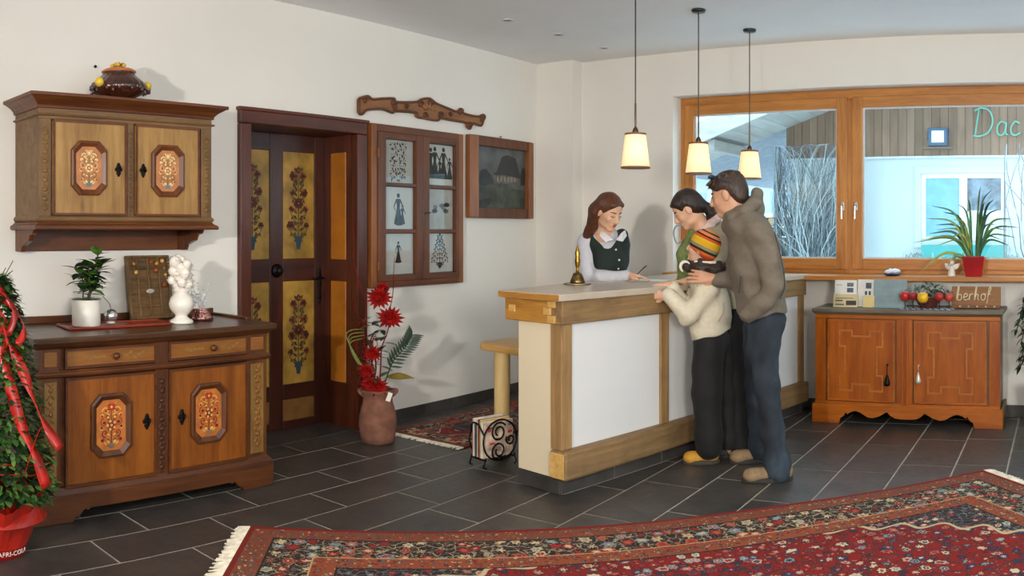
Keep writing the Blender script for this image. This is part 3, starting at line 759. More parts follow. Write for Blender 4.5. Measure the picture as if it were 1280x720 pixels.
# ------------------------------------------------------------------ carved wall ornament
OUT = [(4.335, 2.413), (4.42, 2.44), (4.468, 2.422), (4.565, 2.437), (4.698, 2.452), (4.714, 2.43), (4.834, 2.438), (4.957, 2.456), (5.011, 2.482), (5.102, 2.497), (5.177, 2.468), (5.309, 2.445), (5.446, 2.427), (5.474, 2.455), (5.514, 2.449), (5.526, 2.422), (5.711, 2.416), (5.775, 2.438), (5.809, 2.426), (5.787, 2.392), (5.753, 2.344), (5.649, 2.352), (5.607, 2.304), (5.575, 2.319), (5.567, 2.349), (5.348, 2.354), (5.233, 2.357), (5.195, 2.334), (5.029, 2.337), (4.957, 2.34), (4.94, 2.37), (4.714, 2.359), (4.681, 2.344), (4.581, 2.362), (4.42, 2.342), (4.372, 2.308), (4.335, 2.311)]
CO = thing('carved_crest', 'long carved brown wooden crest with scrolls hung high on the wall', 'ornament', (LW + .002, 4.335, 2.304), PI / 2)
CRV = wood('#7a4a26', '#9c6a40', 'x', 1, .5, stain=.3); CRD = wood('#4d2a14', '#6d4020', 'x', 1, .5, stain=.3)
pl = [(a - 4.335, b - 2.304) for a, b in OUT]
MB().prism(pl, 'y', -.03, 0).build('board', CRV, CO, bevel=.004, seg=1)
sm = spline([(a, -.03, b) for a, b in pl + pl[:1]], 3)
MB().tube(sm, .011, 6).build('edge_carving', CRD, CO, smooth=True)
for (cx, cz, r, s) in ((.06, .105, .028, 1), (.36, .115, .03, -1), (.37, .075, .02, 1), (.66, .14, .032, 1), (.78, .16, .036, -1), (.9, .075, .03, 1), (.72, .06, .028, -1), (1.14, .12, .026, 1), (1.27, .04, .024, -1), (1.43, .1, .028, -1), (.5, .10, .02, 1), (1.02, .10, .02, -1)):
    MB().tube([(x, -.034, z) for x, z in arc(cx, cz, r, 0, s * 9, 26, .25)], .007, 6).build('scroll', CRD, CO, smooth=True)
for k in range(5):
    MB().ball((.765 + .03 * (k - 2), -.032, .115 + .012 * (2 - abs(k - 2))), (.016, .012, .03), 10, 7, M=Matrix.Rotation((k - 2) * .45, 3, 'Y')).build('shell_petal', CRV, CO, smooth=True)

# ------------------------------------------------------------------ old window frame holding six silhouette prints
WF = thing('window_picture', 'old brown window sash framing six black and white prints', 'picture', (LW + .002, 4.437, 1.03), PI / 2)
OB = wood('#4a2410', '#6f3d1c', 'z', 1, .4, stain=.35, dark='#2a150a'); OBX = wood('#4a2410', '#6f3d1c', 'x', 1, .4, stain=.35, dark='#2a150a')
OBL = wood('#6e3d1a', '#93592a', 'z', 1, .4, stain=.3, dark='#3a1d0c')
wfW, wfH = 1.054, 1.215
box('backing', (.02, -.02, .02), (wfW - .02, 0, wfH - .02), plain('#6b5a48', .8), WF)
for a, b in ((0, .06), (wfW - .06, wfW)): box('outer_frame', (a, -.055, 0), (b, 0, wfH), OBL, WF, .005)
for a, b in ((0, .045), (wfH - .055, wfH)): box('outer_frame', (.06, -.055, a), (wfW - .06, 0, b), OBX, WF, .005)
panes = []
for k, (a, b) in enumerate(((.06, .555), (.557, wfW - .06))):
    il, ir = ((.146, .482), (.63, .956))[k]
    box('sash_stile', (a, -.062, .045), (il, -.02, wfH - .055), OB, WF, .004)
    box('sash_stile', (ir, -.062, .045), (b, -.02, wfH - .055), OB, WF, .004)
    for z0, z1 in ((.045, .09), (.404, .433), (.757, .784), (1.113, wfH - .055)):
        box('glazing_bar' if .1 < z0 < 1 else 'sash_rail', (il, -.058, z0), (ir, -.02, z1), OBX, WF, .003)
    for z0, z1 in ((.784, 1.113), (.433, .757), (.09, .404)): panes.append((il, ir, z0, z1))
BLK = plain('#2a2a2c', .7); GRY = plain('#6b6a6a', .7, var=.3, scale=40); PAP = plain('#d6d2cb', .7, var=.03); PAP2 = plain('#bfbab2', .7, var=.05)
def figure2(mb, P, a, b, s, mi=0, skirt=True):
    disc2(mb, P, a, b + .9 * s, .075 * s, mi)
    mb.add([P(a - .1 * s, b + .8 * s, 0), P(a + .1 * s, b + .8 * s, 0), P(a + .06 * s, b + .5 * s, 0), P(a - .06 * s, b + .5 * s, 0)], [(0, 1, 2, 3)], mi)
    w = .2 if skirt else .09
    mb.add([P(a - .06 * s, b + .52 * s, 0), P(a + .06 * s, b + .52 * s, 0), P(a + w * s, b, 0), P(a - w * s, b, 0)], [(0, 1, 2, 3)], mi)
    stroke2(mb, P, [(a - .08 * s, b + .76 * s), (a - .2 * s, b + .55 * s), (a - .12 * s, b + .42 * s)], .03 * s, mi)
    stroke2(mb, P, [(a + .08 * s, b + .76 * s), (a + .2 * s, b + .58 * s), (a + .24 * s, b + .5 * s)], .03 * s, mi)
for k, (a, b, c, d) in enumerate(panes):
    pr = box('print', (a + .004, -.0235, c + .004), (b - .004, -.0205, d - .004), PAP2 if k in (0, 4) else PAP, WF)
    cx, cz = (a + b) / 2, (c + d) / 2; P = lambda p, q, e: (cx + p, -.0245 - e, cz + q)
    mb = MB(); R = random.Random(k)
    if k == 0:
        for i in range(7):
            for j in range(4):
                for s in (-1, 1):
                    leaf2(mb, P, s * (.012 + .02 * j), -.13 + .042 * i, R.uniform(0, 6), .028, .008, 0); disc2(mb, P, s * (.015 + .021 * j), -.115 + .042 * i, .005, 0, 6)
    elif k == 1: figure2(mb, P, 0, -.12, .24); figure2(mb, P, .045, -.12, .15); disc2(mb, P, .01, -.12, .05, 0, 9, 0, .012)
    elif k == 2: figure2(mb, P, 0, -.06, .16); disc2(mb, P, 0, -.06, .04, 0, 9, 0, .01)
    elif k == 3:
        for x, s in ((-.11, .24), (-.06, .25), (.045, .25), (.0, .16), (.12, .17)): figure2(mb, P, x, -.1, s)
        mb.add([P(-.15, -.11, 0), P(.15, -.11, 0), P(.15, -.1, 0), P(-.15, -.1, 0)], [(0, 1, 2, 3)], 0)
    elif k == 4:
        for i in range(10): disc2(mb, P, R.uniform(-.1, .1), R.uniform(-.02, .05), R.uniform(.02, .04), 1, 9, 0, .018)
    else:
        stroke2(mb, P, [(0, -.10), (0, .14)], .005, 0)
        mb.add([P(x, y, 0) for x, y in ((0, -.13), (.03, -.1), (.028, -.08), (.012, -.075), (0, -.085), (-.012, -.075), (-.028, -.08), (-.03, -.1))], [tuple(range(8))], 0)
        for i in range(6):
            for s in (-1, 1):
                L = .095 - .014 * i; y0 = -.08 + .036 * i
                stroke2(mb, P, [(0, y0), (s * L * .6, y0 + .005), (s * L, y0 + .03)], .004, 0)
                for j in range(3): leaf2(mb, P, s * L * (.4 + .3 * j), y0 + .01 * j, PI / 2 * (1 if j % 2 else -1), .022, .008, 0)
                disc2(mb, P, s * L, y0 + .035, .008, 0, 7)
        disc2(mb, P, 0, .145, .012, 0, 8)
    mb.build('print_figure', [BLK, GRY], pr)
    box('pane', (a, -.034, c), (b, -.031, d), clear_glass('#f4f6f6', .045), WF)
for z in (.16, 1.0): MB().tube([(.058, -.066, z - .03), (.058, -.066, z + .03)], .009, 8).build('hinge', plain('#8a5a34', .4, .6), WF)
MB().tube([(.556, -.062, .45), (.556, -.062, .68)], .006, 6).tube([(.556, -.07, .56), (.62, -.078, .565)], .006, 6).build('latch', plain('#5a5048', .4, .7), WF)
for z in (.33, .9): MB().tube([(wfW + .004, -.03, z - .025), (wfW + .004, -.03, z + .025)], .008, 6).build('hinge', plain('#b8a48a', .4, .6), WF)

# ------------------------------------------------------------------ painting
PT = thing('landscape_painting', 'dark landscape painting of a farmhouse in a brown wooden frame', 'painting', (LW + .002, 5.58, 1.563), PI / 2)
pW, pH = .925, .695
for a, b, mt in (((0, 0), (.1, pH), OBL), ((pW - .1, 0), (pW, pH), OBL)):
    MB().prism([(a[0], 0), (b[0], 0), (b[0], -.05 if a[0] else -.07), (a[0], -.07 if a[0] else -.05)], 'z', 0, pH).build('frame_bar', mt, PT, bevel=.006)
for a, b in ((0, .085), (pH - .085, pH)): box('frame_bar', (.098, -.06, a), (pW - .098, 0, b), OB, PT, .006)
cv = MB(); Pp = lambda p, q, e: (.1 + p * .725, -.022 - e, .085 + q * .525)
def poly2(pts, mi, e): cv.add([Pp(p, q, e) for p, q in pts], [tuple(range(len(pts)))], mi)
poly2([(0, 0), (1, 0), (1, 1), (0, 1)], 0, 0)
poly2([(0, 0), (1, 0), (1, .32), (.6, .36), (.3, .34), (0, .42)], 1, .0005)
poly2([(0, .4), (.12, .62), (.2, .64), (.3, .55), (.36, .42), (.2, .36), (0, .38)], 2, .001)
poly2([(.34, .55), (.42, .62), (.52, .86), (.62, .9), (.8, .86), (.88, .62), (.92, .52), (.6, .56)], 3, .0013)
poly2([(.37, .42), (.86, .42), (.88, .56), (.6, .58), (.36, .57)], 4, .0012)
for i in range(6): poly2([(.42 + .07 * i, .45), (.45 + .07 * i, .45), (.45 + .07 * i, .53), (.42 + .07 * i, .53)], 5, .0018)
poly2([(.9, .4), (1, .42), (1, .7), (.95, .72), (.9, .6)], 2, .0016)
poly2([(0, .1), (.3, .18), (.35, .12), (.2, 0), (0, 0)], 2, .001)
cv.build('canvas', [plain('#4f5250', .45, var=.3, scale=5), plain('#3c4238', .45, var=.3, scale=7), plain('#23282a', .45, var=.3), plain('#2a2a2c', .45, var=.2), plain('#5d5850', .45, var=.25, scale=16), plain('#8a8272', .5)], PT)
MB().tube(arc3 if False else [(pW / 2 + .012 * math.cos(t), -.02, pH + .01 + .012 * math.sin(t)) for t in [i * PI / 8 for i in range(17)]], .003, 6).build('hanging_ring', IRON, PT)
# ------------------------------------------------------------------ rugs
@matf
def persian(L, Wd, seed=0.0, scale=1.0, dull=0.0):
    """flat woven pattern: banded borders, rosettes, spandrels and red field; local x 0..L, y -Wd..0"""
    t = NT('persian_rug'); tc = t.new('ShaderNodeTexCoord'); X, Y, _ = t.xyz(tc.outputs['Object'])
    mx = t.math('ABSOLUTE', t.math('SUBTRACT', X, L / 2)); my = t.math('ABSOLUTE', t.math('ADD', Y, Wd / 2))
    dx = t.math('SUBTRACT', L / 2, mx); dy = t.math('SUBTRACT', Wd / 2, my)
    d = t.math('MINIMUM', dx, dy)
    v0 = t.vec(t.math('ADD', mx, seed), my, 0.0)
    nzv = t.noise(v0, 9 * scale, 2, .5, out='Color'); wv = t.new('ShaderNodeVectorMath', operation='MULTIPLY_ADD'); t.l.new(nzv, wv.inputs[0]); wv.inputs[1].default_value = (.07 / scale,) * 3; t.l.new(v0, wv.inputs[2]); v = wv.outputs[0]
    def flowers(vec, sc, ground, pal, rr=.42, rnd=.75, off=0.0):
        vo = t.voro(vec, sc, rnd=rnd); di = vo[0]; sep = t.new('ShaderNodeSeparateColor'); t.l.new(vo[1], sep.inputs[0])
        # petal modulation
        sub = t.new('ShaderNodeVectorMath', operation='SUBTRACT'); t.l.new(vec, sub.inputs[0])
        t.l.new(vo[2], sub.inputs[1]); a = t.xyz(sub.outputs[0])
        th = t.math('ARCTAN2', a[1], a[0])
        pet = t.math('MULTIPLY_ADD', t.math('SINE', t.math('MULTIPLY', th, 6.0)), .07, rr)
        rel = t.math('DIVIDE', di, pet)
        n = len(pal)
        outer = t.ramp(sep.outputs[0], [(i / n, c) for i, c in enumerate(pal)], 'CONSTANT')
        inner = t.ramp(sep.outputs[1], [(i / n, c) for i, c in enumerate(pal[2:] + pal[:2])], 'CONSTANT')
        c = t.mix(t.math('LESS_THAN', rel, 1.0), ground, '#1c1618')
        c = t.mix(t.math('LESS_THAN', rel, .86), c, outer)
        c = t.mix(t.math('LESS_THAN', rel, .52), c, inner)
        c = t.mix(t.math('LESS_THAN', rel, .2), c, '#d8c7a4')
        return c
    def vines(vec, sc, c, colr, w=.03):
        e = t.voro(vec, sc, 'DISTANCE_TO_EDGE')[0]
        return t.mix(t.math('LESS_THAN', e, w), c, colr)
    s = scale
    RED = '#8a0814'
    small = ['#a33a30', '#2a3350', '#c9b48c', '#5c6b6e', '#7d2226', '#b8763c']
    # field
    fld = vines(v, 9 * s, RED, '#3c2a38', .03)
    fld = flowers(v, 34 * s, fld, ['#7a3a3c', '#3a2430', '#b08a78', '#5a1420'], .30)
    fld = flowers(v, 17 * s, fld, ['#c9a090', '#2c3c60', '#d6c4a6', '#7f9298', '#8f2834', '#b0625a', '#22304e', '#86101a', '#86101a'], .46)
    fld = flowers(t.coords((1, 1, 1), (0, 0, .6)), 6.5 * s, fld, ['#d6c4a6', '#b8786c', '#1f2a48', '#c9a090', '#22304e', '#8a9aa0', '#a84a4a'], .22) if False else fld
    nav = vines(v, 26 * s, '#1f2030', '#6b6a66', .05)
    nav = flowers(v, 20 * s, nav, ['#b06058', '#c8b496', '#6f7f86', '#8a2630', '#d4c4a6', '#a04440'], .44)
    el = t.math('ADD', t.math('POWER', t.math('DIVIDE', mx, L / 2 - .46 * s), 2.6), t.math('POWER', t.math('DIVIDE', my, Wd / 2 - .40 * s), 2.6))
    wob = t.math('MULTIPLY', t.math('SINE', t.math('MULTIPLY', t.math('SUBTRACT', mx, my), 22.0)), .07)
    el = t.math('ADD', el, wob)
    c = t.mix(t.math('GREATER_THAN', el, .98), fld, '#c9b893'); c = t.mix(t.math('GREATER_THAN', el, 1.03), c, nav)
    med = t.math('ADD', t.math('POWER', t.math('DIVIDE', mx, .62), 2.0), t.math('POWER', t.math('DIVIDE', my, .5), 2.0))
    c = t.mix(t.math('LESS_THAN', med, 1.0), c, nav)
    # borders
    gb = flowers(v, 40 * s, '#8a3f2c', small, .40); gb = vines(v, 30 * s, gb, '#6a5044', .05)
    pb = vines(v, 18 * s, '#17141a', '#a8987c', .05); pb = vines(v, 34 * s, pb, '#5a5450', .05)
    pb = flowers(v, 26 * s, pb, ['#8c8068', '#5c2a28', '#c7b08a'], .30)
    pb = flowers(v, 12 * s, pb, ['#a32428', '#d2bf98', '#7d9094', '#b35a48', '#c7b08a', '#8e2028'], .42, .45)
    gb2 = flowers(v, 42 * s, '#94482f', small, .42)
    def band(c, lo, col_): return t.mix(t.math('LESS_THAN', d, lo * s), c, col_)
    c = band(c, .47, '#1a1718'); c = band(c, .46, gb2); c = band(c, .355, '#c9a070'); c = band(c, .347, pb); c = band(c, .145, '#1a1718')
    c = band(c, .135, gb); c = band(c, .028, '#7c1418')
    nz = t.noise(t.coords(), 260, 2, .5)
    c = t.mix(.12, c, t.mix(nz, '#1e1614', '#b09a80'), 'MIX')
    if dull: c = t.mix(dull, c, '#6a4a48')
    t.col(c); t.set(Roughness=.95); t.b.inputs['Specular IOR Level'].default_value = .1
    t.bump(nz, .35, .004); return t.m
def rug(name, label, loc, rz, L, Wd, mat, thick, fr_ends, fr_len):
    r = thing(name, label, 'rug', loc, rz)
    nx, ny = 40, 24; mb = MB(); vs = []; fs = []
    for j in range(ny + 1):
        for i in range(nx + 1):
            x, y = L * i / nx, -Wd * j / ny
            e = .004 * math.sin(x * 5 + 1) if j == 0 else 0
            vs.append((x, y + e, thick + .002 * math.sin(3 * x + 2 * y)))
    fs = [(j * (nx + 1) + i, (j + 1) * (nx + 1) + i, (j + 1) * (nx + 1) + i + 1, j * (nx + 1) + i + 1) for j in range(ny) for i in range(nx)]
    mb.add(vs, fs)
    base = [(0, 0), (L, 0), (L, -Wd), (0, -Wd)]
    mb.box((0, -Wd, .0), (L, 0, thick - .004))
    mb.build('pile', mat, r, smooth=False)
    R = random.Random(int(L * 100)); FR = plain('#d8cfba', .9, var=.12, scale=30)
    for e in fr_ends:
        f = MB(); n = int(Wd / .011)
        for k in range(n):
            y = -Wd * (k + .5) / n; x0, s = (0, -1) if e == 0 else (L, 1)
            if e == 2: y = 0; 
            a = R.uniform(-.012, .012); l = fr_len * R.uniform(.8, 1.1)
            if e == 2:
                x = L * (k + .5) / n
                f.tube([(x, -Wd + .002, thick * .7), (x + a * .5, -Wd - l * .5, .006), (x + a, -Wd - l, .003)], [.006, .005, .003], 4)
            else:
                f.tube([(x0 - s * .002, y, thick * .7), (x0 + s * l * .5, y + a * .5, .006), (x0 + s * l, y + a, .003)], [.006, .005, .003], 4)
        tag(f.build('fringe', FR, r), kind='stuff')
    return r
rug('persian_rug', 'large red Persian rug with dark floral borders and cream fringe', (-3.405, 2.503, .001), .7446, 3.98, 2.8, persian(3.98, 2.8), .012, (0, 1), .07)
rug('runner_rug', 'small faded red runner rug along the wall behind the counter', (-4.38, 4.45, .001), PI / 2, 1.95, .70, persian(1.95, .70, 3.1, .42, .25), .01, (0,), .05)

# ------------------------------------------------------------------ reception counter
AX, AY, CRZ = -2.605, 3.976, 1.3735
RC = thing('reception_counter', 'reception counter of old timber beams, white panels and pale worktop', 'counter', (AX, AY, 0), CRZ)
OLD = wood('#6f5638', '#9a7a50', 'x', 1.0, .6, knots=.5, bump=.5, stain=.5, dark='#56402a')
OLDZ = wood('#80603c', '#ab8756', 'z', 1.0, .6, knots=.5, bump=.5, stain=.45, dark='#56402a')
OLDY = wood('#a0651f', '#c89343', 'y', 1.0, .5, knots=.4, bump=.3, stain=.3, dark='#7a4a1a')
ENDG = plain('#d0a55e', .55, var=.12, scale=25)
CREAM = plaster('#e0d2b4'); PANW = plaster('#dcdcda')
cl = 2.76
MB().box((.03, .0, 0), (cl, .33, .085)).build('plinth', GROUT, RC)
x = .002
while x < cl:
    box('plinth_tile', (max(x, .002) + .002, -.004, .003), (min(x + .45, cl) - .002, .012, .082), SLATE, RC, .002); x += .45
box('plinth_tile', (-.002, .004, .003), (.028, .338, .082), SLATE, RC, .002)
MB().box((.03, .02, .085), (cl, .32, .94)).build('core_wall', PANW, RC)
box('end_panel', (.008, .075, .085), (.03, .345, .94), CREAM, RC, .003)
box('lower_beam', (-.015, -.055, .085), (cl, .07, .245), OLD, RC, .016)
box('beam_end', (-.019, -.046, .096), (-.014, .062, .234), ENDG, RC, .002)
for a in (.0, .885, 1.80, cl - .09):
    box('post', (a, -.012, .245), (a + .085, .075, .938), OLDZ, RC, .006)
for a, b in ((.085, .885), (.97, 1.80), (1.885, cl - .09)):
    box('panel', (a, .004, .245), (b, .022, .938), PANW, RC)
box('upper_beam', (-.012, -.03, .938), (cl, .075, 1.068), OLD, RC, .006)
box('end_beam', (-.02, .075, .938), (.11, .43, 1.068), OLDY, RC, .006)
for y0, z0 in ((.055, .985), (.02, .942), (.02, 1.028), (.34, .985)):
    box('beam_joint', (-.024, y0, z0), (.02, y0 + .055, z0 + .042), ENDG, RC, .003)
WT = NT('counter_top'); n_ = WT.noise(WT.coords((1, 6, 6)), 3, 5, .6); WT.col(WT.ramp(n_, [(.3, '#b4a590'), (.7, '#cbbfae')])); WT.set(Roughness=.28)
tp = [(-.06, -.05), (cl, -.05), (2.58, .93), (.9, .68), (-.06, .44)]
MB().prism(tp, 'z', 1.068, 1.108).build('worktop', WT.m, RC, bevel=.006)
MB().box((-.064, -.05, 1.072), (-.059, .44, 1.104)).build('worktop_edge', OLDY, RC)
def cnt(X, Y, Z=1.108):
    return (AX + math.cos(CRZ) * X - math.sin(CRZ) * Y, AY + math.sin(CRZ) * X + math.cos(CRZ) * Y, Z)

# ------------------------------------------------------------------ desk behind the counter
DK = thing('side_desk', 'low pale wooden desk on a round post behind the counter', 'desk', cnt(.25, .47, 0), CRZ)
MB().prism([(0, 0), (.78, 0), (.78, .56), (.06, .56), (0, .5)], 'z', .68, .725).build('desktop', wood('#b98a48', '#d6ad6c', 'y', 1, .4, knots=.2, stain=.1), DK, bevel=.006)
MB().lathe([(.052, 0.012), (.052, .68)], (.10, .40, 0), 28).build('post', wood('#cda968', '#e2c68c', 'z', 1, .45, knots=.1, stain=.05), DK, smooth=False, bevel=.002, seg=1)
MB().lathe([(.06, .011), (.06, .02)], (.10, .40, 0), 28).build('foot_ring', plain('#a8a39a', .3, .8), DK)
MB().lathe([(.045, 0.001), (.045, .68)], (.66, .1, 0), 24).build('post', wood('#cda968', '#e2c68c', 'z', 1, .45, knots=.1, stain=.05), DK)

# ------------------------------------------------------------------ magazine rack
MRZ = 1.32
MR = thing('magazine_rack', 'black wrought iron magazine rack with scrolls beside the counter end', 'rack', (-3.27, 4.12, 0), MRZ)
def curl(pts, r=.0055): return MB().tube(pts, r, 6)
for y in (-.01, .13):
    e = [(.14 + .13 * math.cos(t), y, .165 + .125 * math.sin(t)) for t in [i * 2 * PI / 40 for i in range(41)]]
    curl(e).build('side_hoop', IRON, MR, smooth=True)
    curl([(a, y, b) for a, b in arc(.13, .215, .062, PI * .2, PI * 3.3, 34, .35)]).build('scroll', IRON, MR, smooth=True)
    curl([(a, y, b) for a, b in arc(.13, .10, .062, -PI * .2, -PI * 3.2, 34, .35)]).build('scroll', IRON, MR, smooth=True)
    curl([(a, y, b) for a, b in arc(.22, .16, .035, PI * .8, PI * 3.2, 24, .4)]).build('scroll', IRON, MR, smooth=True)
    curl([(.03, y, .07), (.01, y - .0, .012), (.03, y, .006)]).build('foot', IRON, MR, smooth=True)
    curl([(.25, y, .07), (.27, y - .0, .012), (.25, y, .006)]).build('foot', IRON, MR, smooth=True)
for x, z in ((.03, .052), (.25, .052), (.14, .04)): curl([(x, -.01, z), (x, .13, z)]).build('base_bar', IRON, MR)
curl(spline([(.02, -.01, .20), (.0, .03, .27), (.0, .09, .27), (.02, .13, .20)], 6)).build('handle', IRON, MR, smooth=True)
Rm = random.Random(12); MPAL = ['#b85a34', '#d8cfc0', '#3a4a5a', '#c9bda6', '#7a2c22', '#d2b26a', '#e2dccf', '#54606a']
mags = []
for k in range(8):
    mg = thing('magazine', 'upright magazine in the iron rack, %s' % ['orange spined and outermost towards the runner rug', 'white covered beside the orange one', 'dark blue spined between pale ones', 'cream coloured beside the dark blue one', 'dark red spined in the middle', 'ochre spined beside the dark red one', 'white with thin pages near the front', 'colourful cover facing out of the scrolls'][k], 'magazine', (-3.27, 4.12, 0), MRZ, 'magazines in the iron rack')
    y0 = .116 - .0152 * k; h = .225 + Rm.uniform(-.012, .018); x0 = .015 + Rm.uniform(0, .012)
    box('cover', (x0, y0 - .006, .062), (x0 + .225, y0 + .006, .062 + h), plain(MPAL[k] if k < 7 else '#c4ad98', .35, var=.35 if k == 7 else .1, scale=14), mg)
    box('pages', (x0 + .002, y0 - .0045, .064 + h - .002), (x0 + .223, y0 + .0045, .0635 + h), plain('#e5dfd2', .8), mg)
    if k == 7:
        for q in range(9):
            a, b = Rm.uniform(.03, .2), Rm.uniform(.09, .25)
            box('printed_patch', (x0 + a - .012, y0 - .0068, b), (x0 + a + Rm.uniform(.01, .045), y0 - .0055, b + Rm.uniform(.01, .03)), plain(['#b8423a', '#d8c9b2', '#5a4238', '#8a7a6a'][q % 4], .4), mg)

# ------------------------------------------------------------------ terracotta vase with red flowers
FV = thing('floor_vase', 'tall terracotta floor vase with red flowers and twisted red willow beside the door', 'vase', (-4.23, 4.19, 0), .78)
FV.scale = (1.12, 1.12, 1.0)
TER = plain('#7d5240', .85, var=.18, scale=12, bump=.4)
MB().lathe([(.082, 0), (.095, .004), (.102, .05), (.112, .12), (.110, .18), (.098, .24), (.088, .28), (.086, .31), (.098, .345), (.112, .365), (.10, .368), (.08, .33), (.0, .32)], seg=40, lobes=4, lobe_amp=.05, sx=1.0, sy=.85).build('jar', TER, FV, smooth=True)
for s in (-1, 1): MB().tube(spline([(s * .085, 0, .32), (s * .108, 0, .345), (s * .112, 0, .36), (s * .10, 0, .362)], 5), .014, 8).build('ear', TER, FV, smooth=True)
REDW = plain('#6e0805', .6, var=.2, spec=.2); REDF = plain('#820502', .7, var=.35, scale=30, spec=.15)
R = random.Random(21)
for k, (tx, ty, tz) in enumerate(((-.17, .06, 1.55), (-.12, .02, 1.2), (.10, .05, 1.27), (-.14, -.02, 1.0), (-.08, .03, .85))):
    pts = [(0, 0, .28)]
    for i in range(1, 9):
        f = i / 8; pts.append((tx * f + R.uniform(-.02, .02), ty * f + R.uniform(-.02, .02), .28 + (tz - .28) * f))
    MB().tube(spline(pts, 4), [.006 - .004 * i / 32 for i in range(33)], 6).build('willow_stem', REDW, FV, smooth=True)
for k in range(7):
    x0 = R.uniform(-.12, .02)
    pts = [(x0 + .03 * math.sin(i * 1.3 + k), R.uniform(-.05, .0), .36 + .09 * i * R.uniform(.7, 1.1)) for i in range(6)]
    MB().tube(spline(pts, 4), .005, 5, flat=.4).build('red_ribbon', REDW, FV, smooth=True)
for (x, y, z, r) in ((.01, -.03, 1.0, .085), (.075, -.03, .86, .085), (.03, .02, 1.06, .05), (-.03, -.05, .62, .06), (-.07, -.05, .50, .06), (.0, -.08, .40, .07), (-.05, -.09, .42, .06)):
    fl_ = MB()
    for k in range(16):
        a = 2 * PI * k / 16; fl_.leaf((x, y, z), (math.cos(a), -.3, math.sin(a)), (0, -1, 0), r * R.uniform(.8, 1.1), r * .34, .2, 3)
    for k in range(9):
        a = 2 * PI * k / 9; fl_.leaf((x, y - .008, z), (math.cos(a), -.8, math.sin(a)), (0, -1, 0), r * .6, r * .3, .1, 3)
    fl_.ball((x, y - .015, z), r * .16, 8, 6)
    fl_.build('red_flower', REDF, FV, smooth=True)
zz = [(.03, 0, .36), (.09, -.02, .55), (.17, -.03, .66), (.21, -.03, .74)]
MB().tube(spline(zz, 5), .004, 5).build('frond_stem', DGR, FV)
sp_ = spline(zz, 6)
for i in range(5, len(sp_)):
    for s in (-1, 1):
        MB().leaf(sp_[i], (s * .55 + .25, -.15, .5 - s * .55), (0, -1, 0), .075, .019, .1, 4).build('leaflet', DGR, FV, smooth=True)
MB().leaf((.06, 0, .45), (.9, -.2, .12), (0, -.6, 1), .16, .07, .2, 6).build('leaf', plain('#7d6a24', .4, var=.25, scale=20), FV, smooth=True)
for k in range(48):
    a = R.uniform(0, 2 * PI); z = R.uniform(.42, .90)
    MB().leaf((R.uniform(-.08, .04), R.uniform(-.05, .05), z), (math.cos(a), math.sin(a) * .6 - .2, R.uniform(-.2, .6)), (0, 0, 1), R.uniform(.07, .11), R.uniform(.03, .05), .2).build('leaf', (DGR, GL1, plain('#3d4a22', .4))[k % 3], FV, smooth=True)
for k in range(4):
    MB().tube(spline([(-.02, -.03, .4), (-.12 - .02 * k, -.05, .55 + .05 * k), (-.17, -.03, .68 + .03 * k), (-.08, -.02, .72 + .02 * k)], 5), .0035, 5).build('vine', plain('#6f7a34', .5), FV, smooth=True)
MB().box((-.014, -.0015, -.03), (.014, .0015, .03)).build('paper_tag', plain('#e6ded0', .7), FV, loc=(.07, -.108, .335)).rotation_euler = (0, .3, 0)

# ------------------------------------------------------------------ counter-top things
HB = thing('brass_bell', 'brass table bell with an upright handle on a dish at the counter end', 'bell', cnt(.655, .487, 1.1085), 0)
BR = plain('#b88a34', .22, .95, var=.15); BRD = plain('#6e5a34', .35, .9, var=.3, scale=40)
MB().lathe([(.0, 0), (.085, 0), (.092, .006), (.08, .01), (.0, .008)], seg=32).build('dish', plain('#a89878', .3, .8), HB, smooth=True)
MB().lathe([(.046, .0085), (.05, .014), (.044, .03), (.034, .055), (.028, .07), (.012, .078), (0, .079)], seg=28).build('bell_body', BRD, HB, smooth=True)
MB().lathe([(.008, .077), (.012, .088), (.008, .10), (.015, .12), (.018, .15), (.014, .18), (.017, .20), (.011, .225), (.004, .245), (0, .25)], seg=16).build('handle', BR, HB, smooth=True)
PAPER = plain('#e9e9e6', .6, var=.02)
for i, (X, Y, w, h, a) in enumerate(((1.35, .42, .21, .297, .3), (1.72, .30, .21, .297, -.15), (1.55, .28, .148, .21, .6))):
    c = math.cos(a); s = math.sin(a)
    o = box('paper_sheet', (-w / 2, -h / 2, 0), (w / 2, h / 2, .0012), PAPER)
    p = cnt(X, Y, 1.1085 + .0013 * i); o.location = p; o.rotation_euler = (0, 0, CRZ + a)
    tag(o, ['white sheet of paper before the receptionist on the counter', 'white registration form on the counter by the couple', 'small white note beside the registration form'][i], 'paper', 'papers on the counter')
PN = thing('ballpoint_pen', 'dark ballpoint pen lying on the counter near the child', 'pen', cnt(1.30, .12, 1.1085), CRZ + .9)
MB().tube([(-.065, 0, .005), (.055, 0, .005), (.07, 0, .005)], [.0045, .0045, .001], 8).build('barrel', plain('#1d222c', .3), PN, smooth=True)
MB().box((-.062, -.0015, .009), (-.02, .0015, .0115)).build('clip', plain('#b9b9b6', .3, .9), PN)

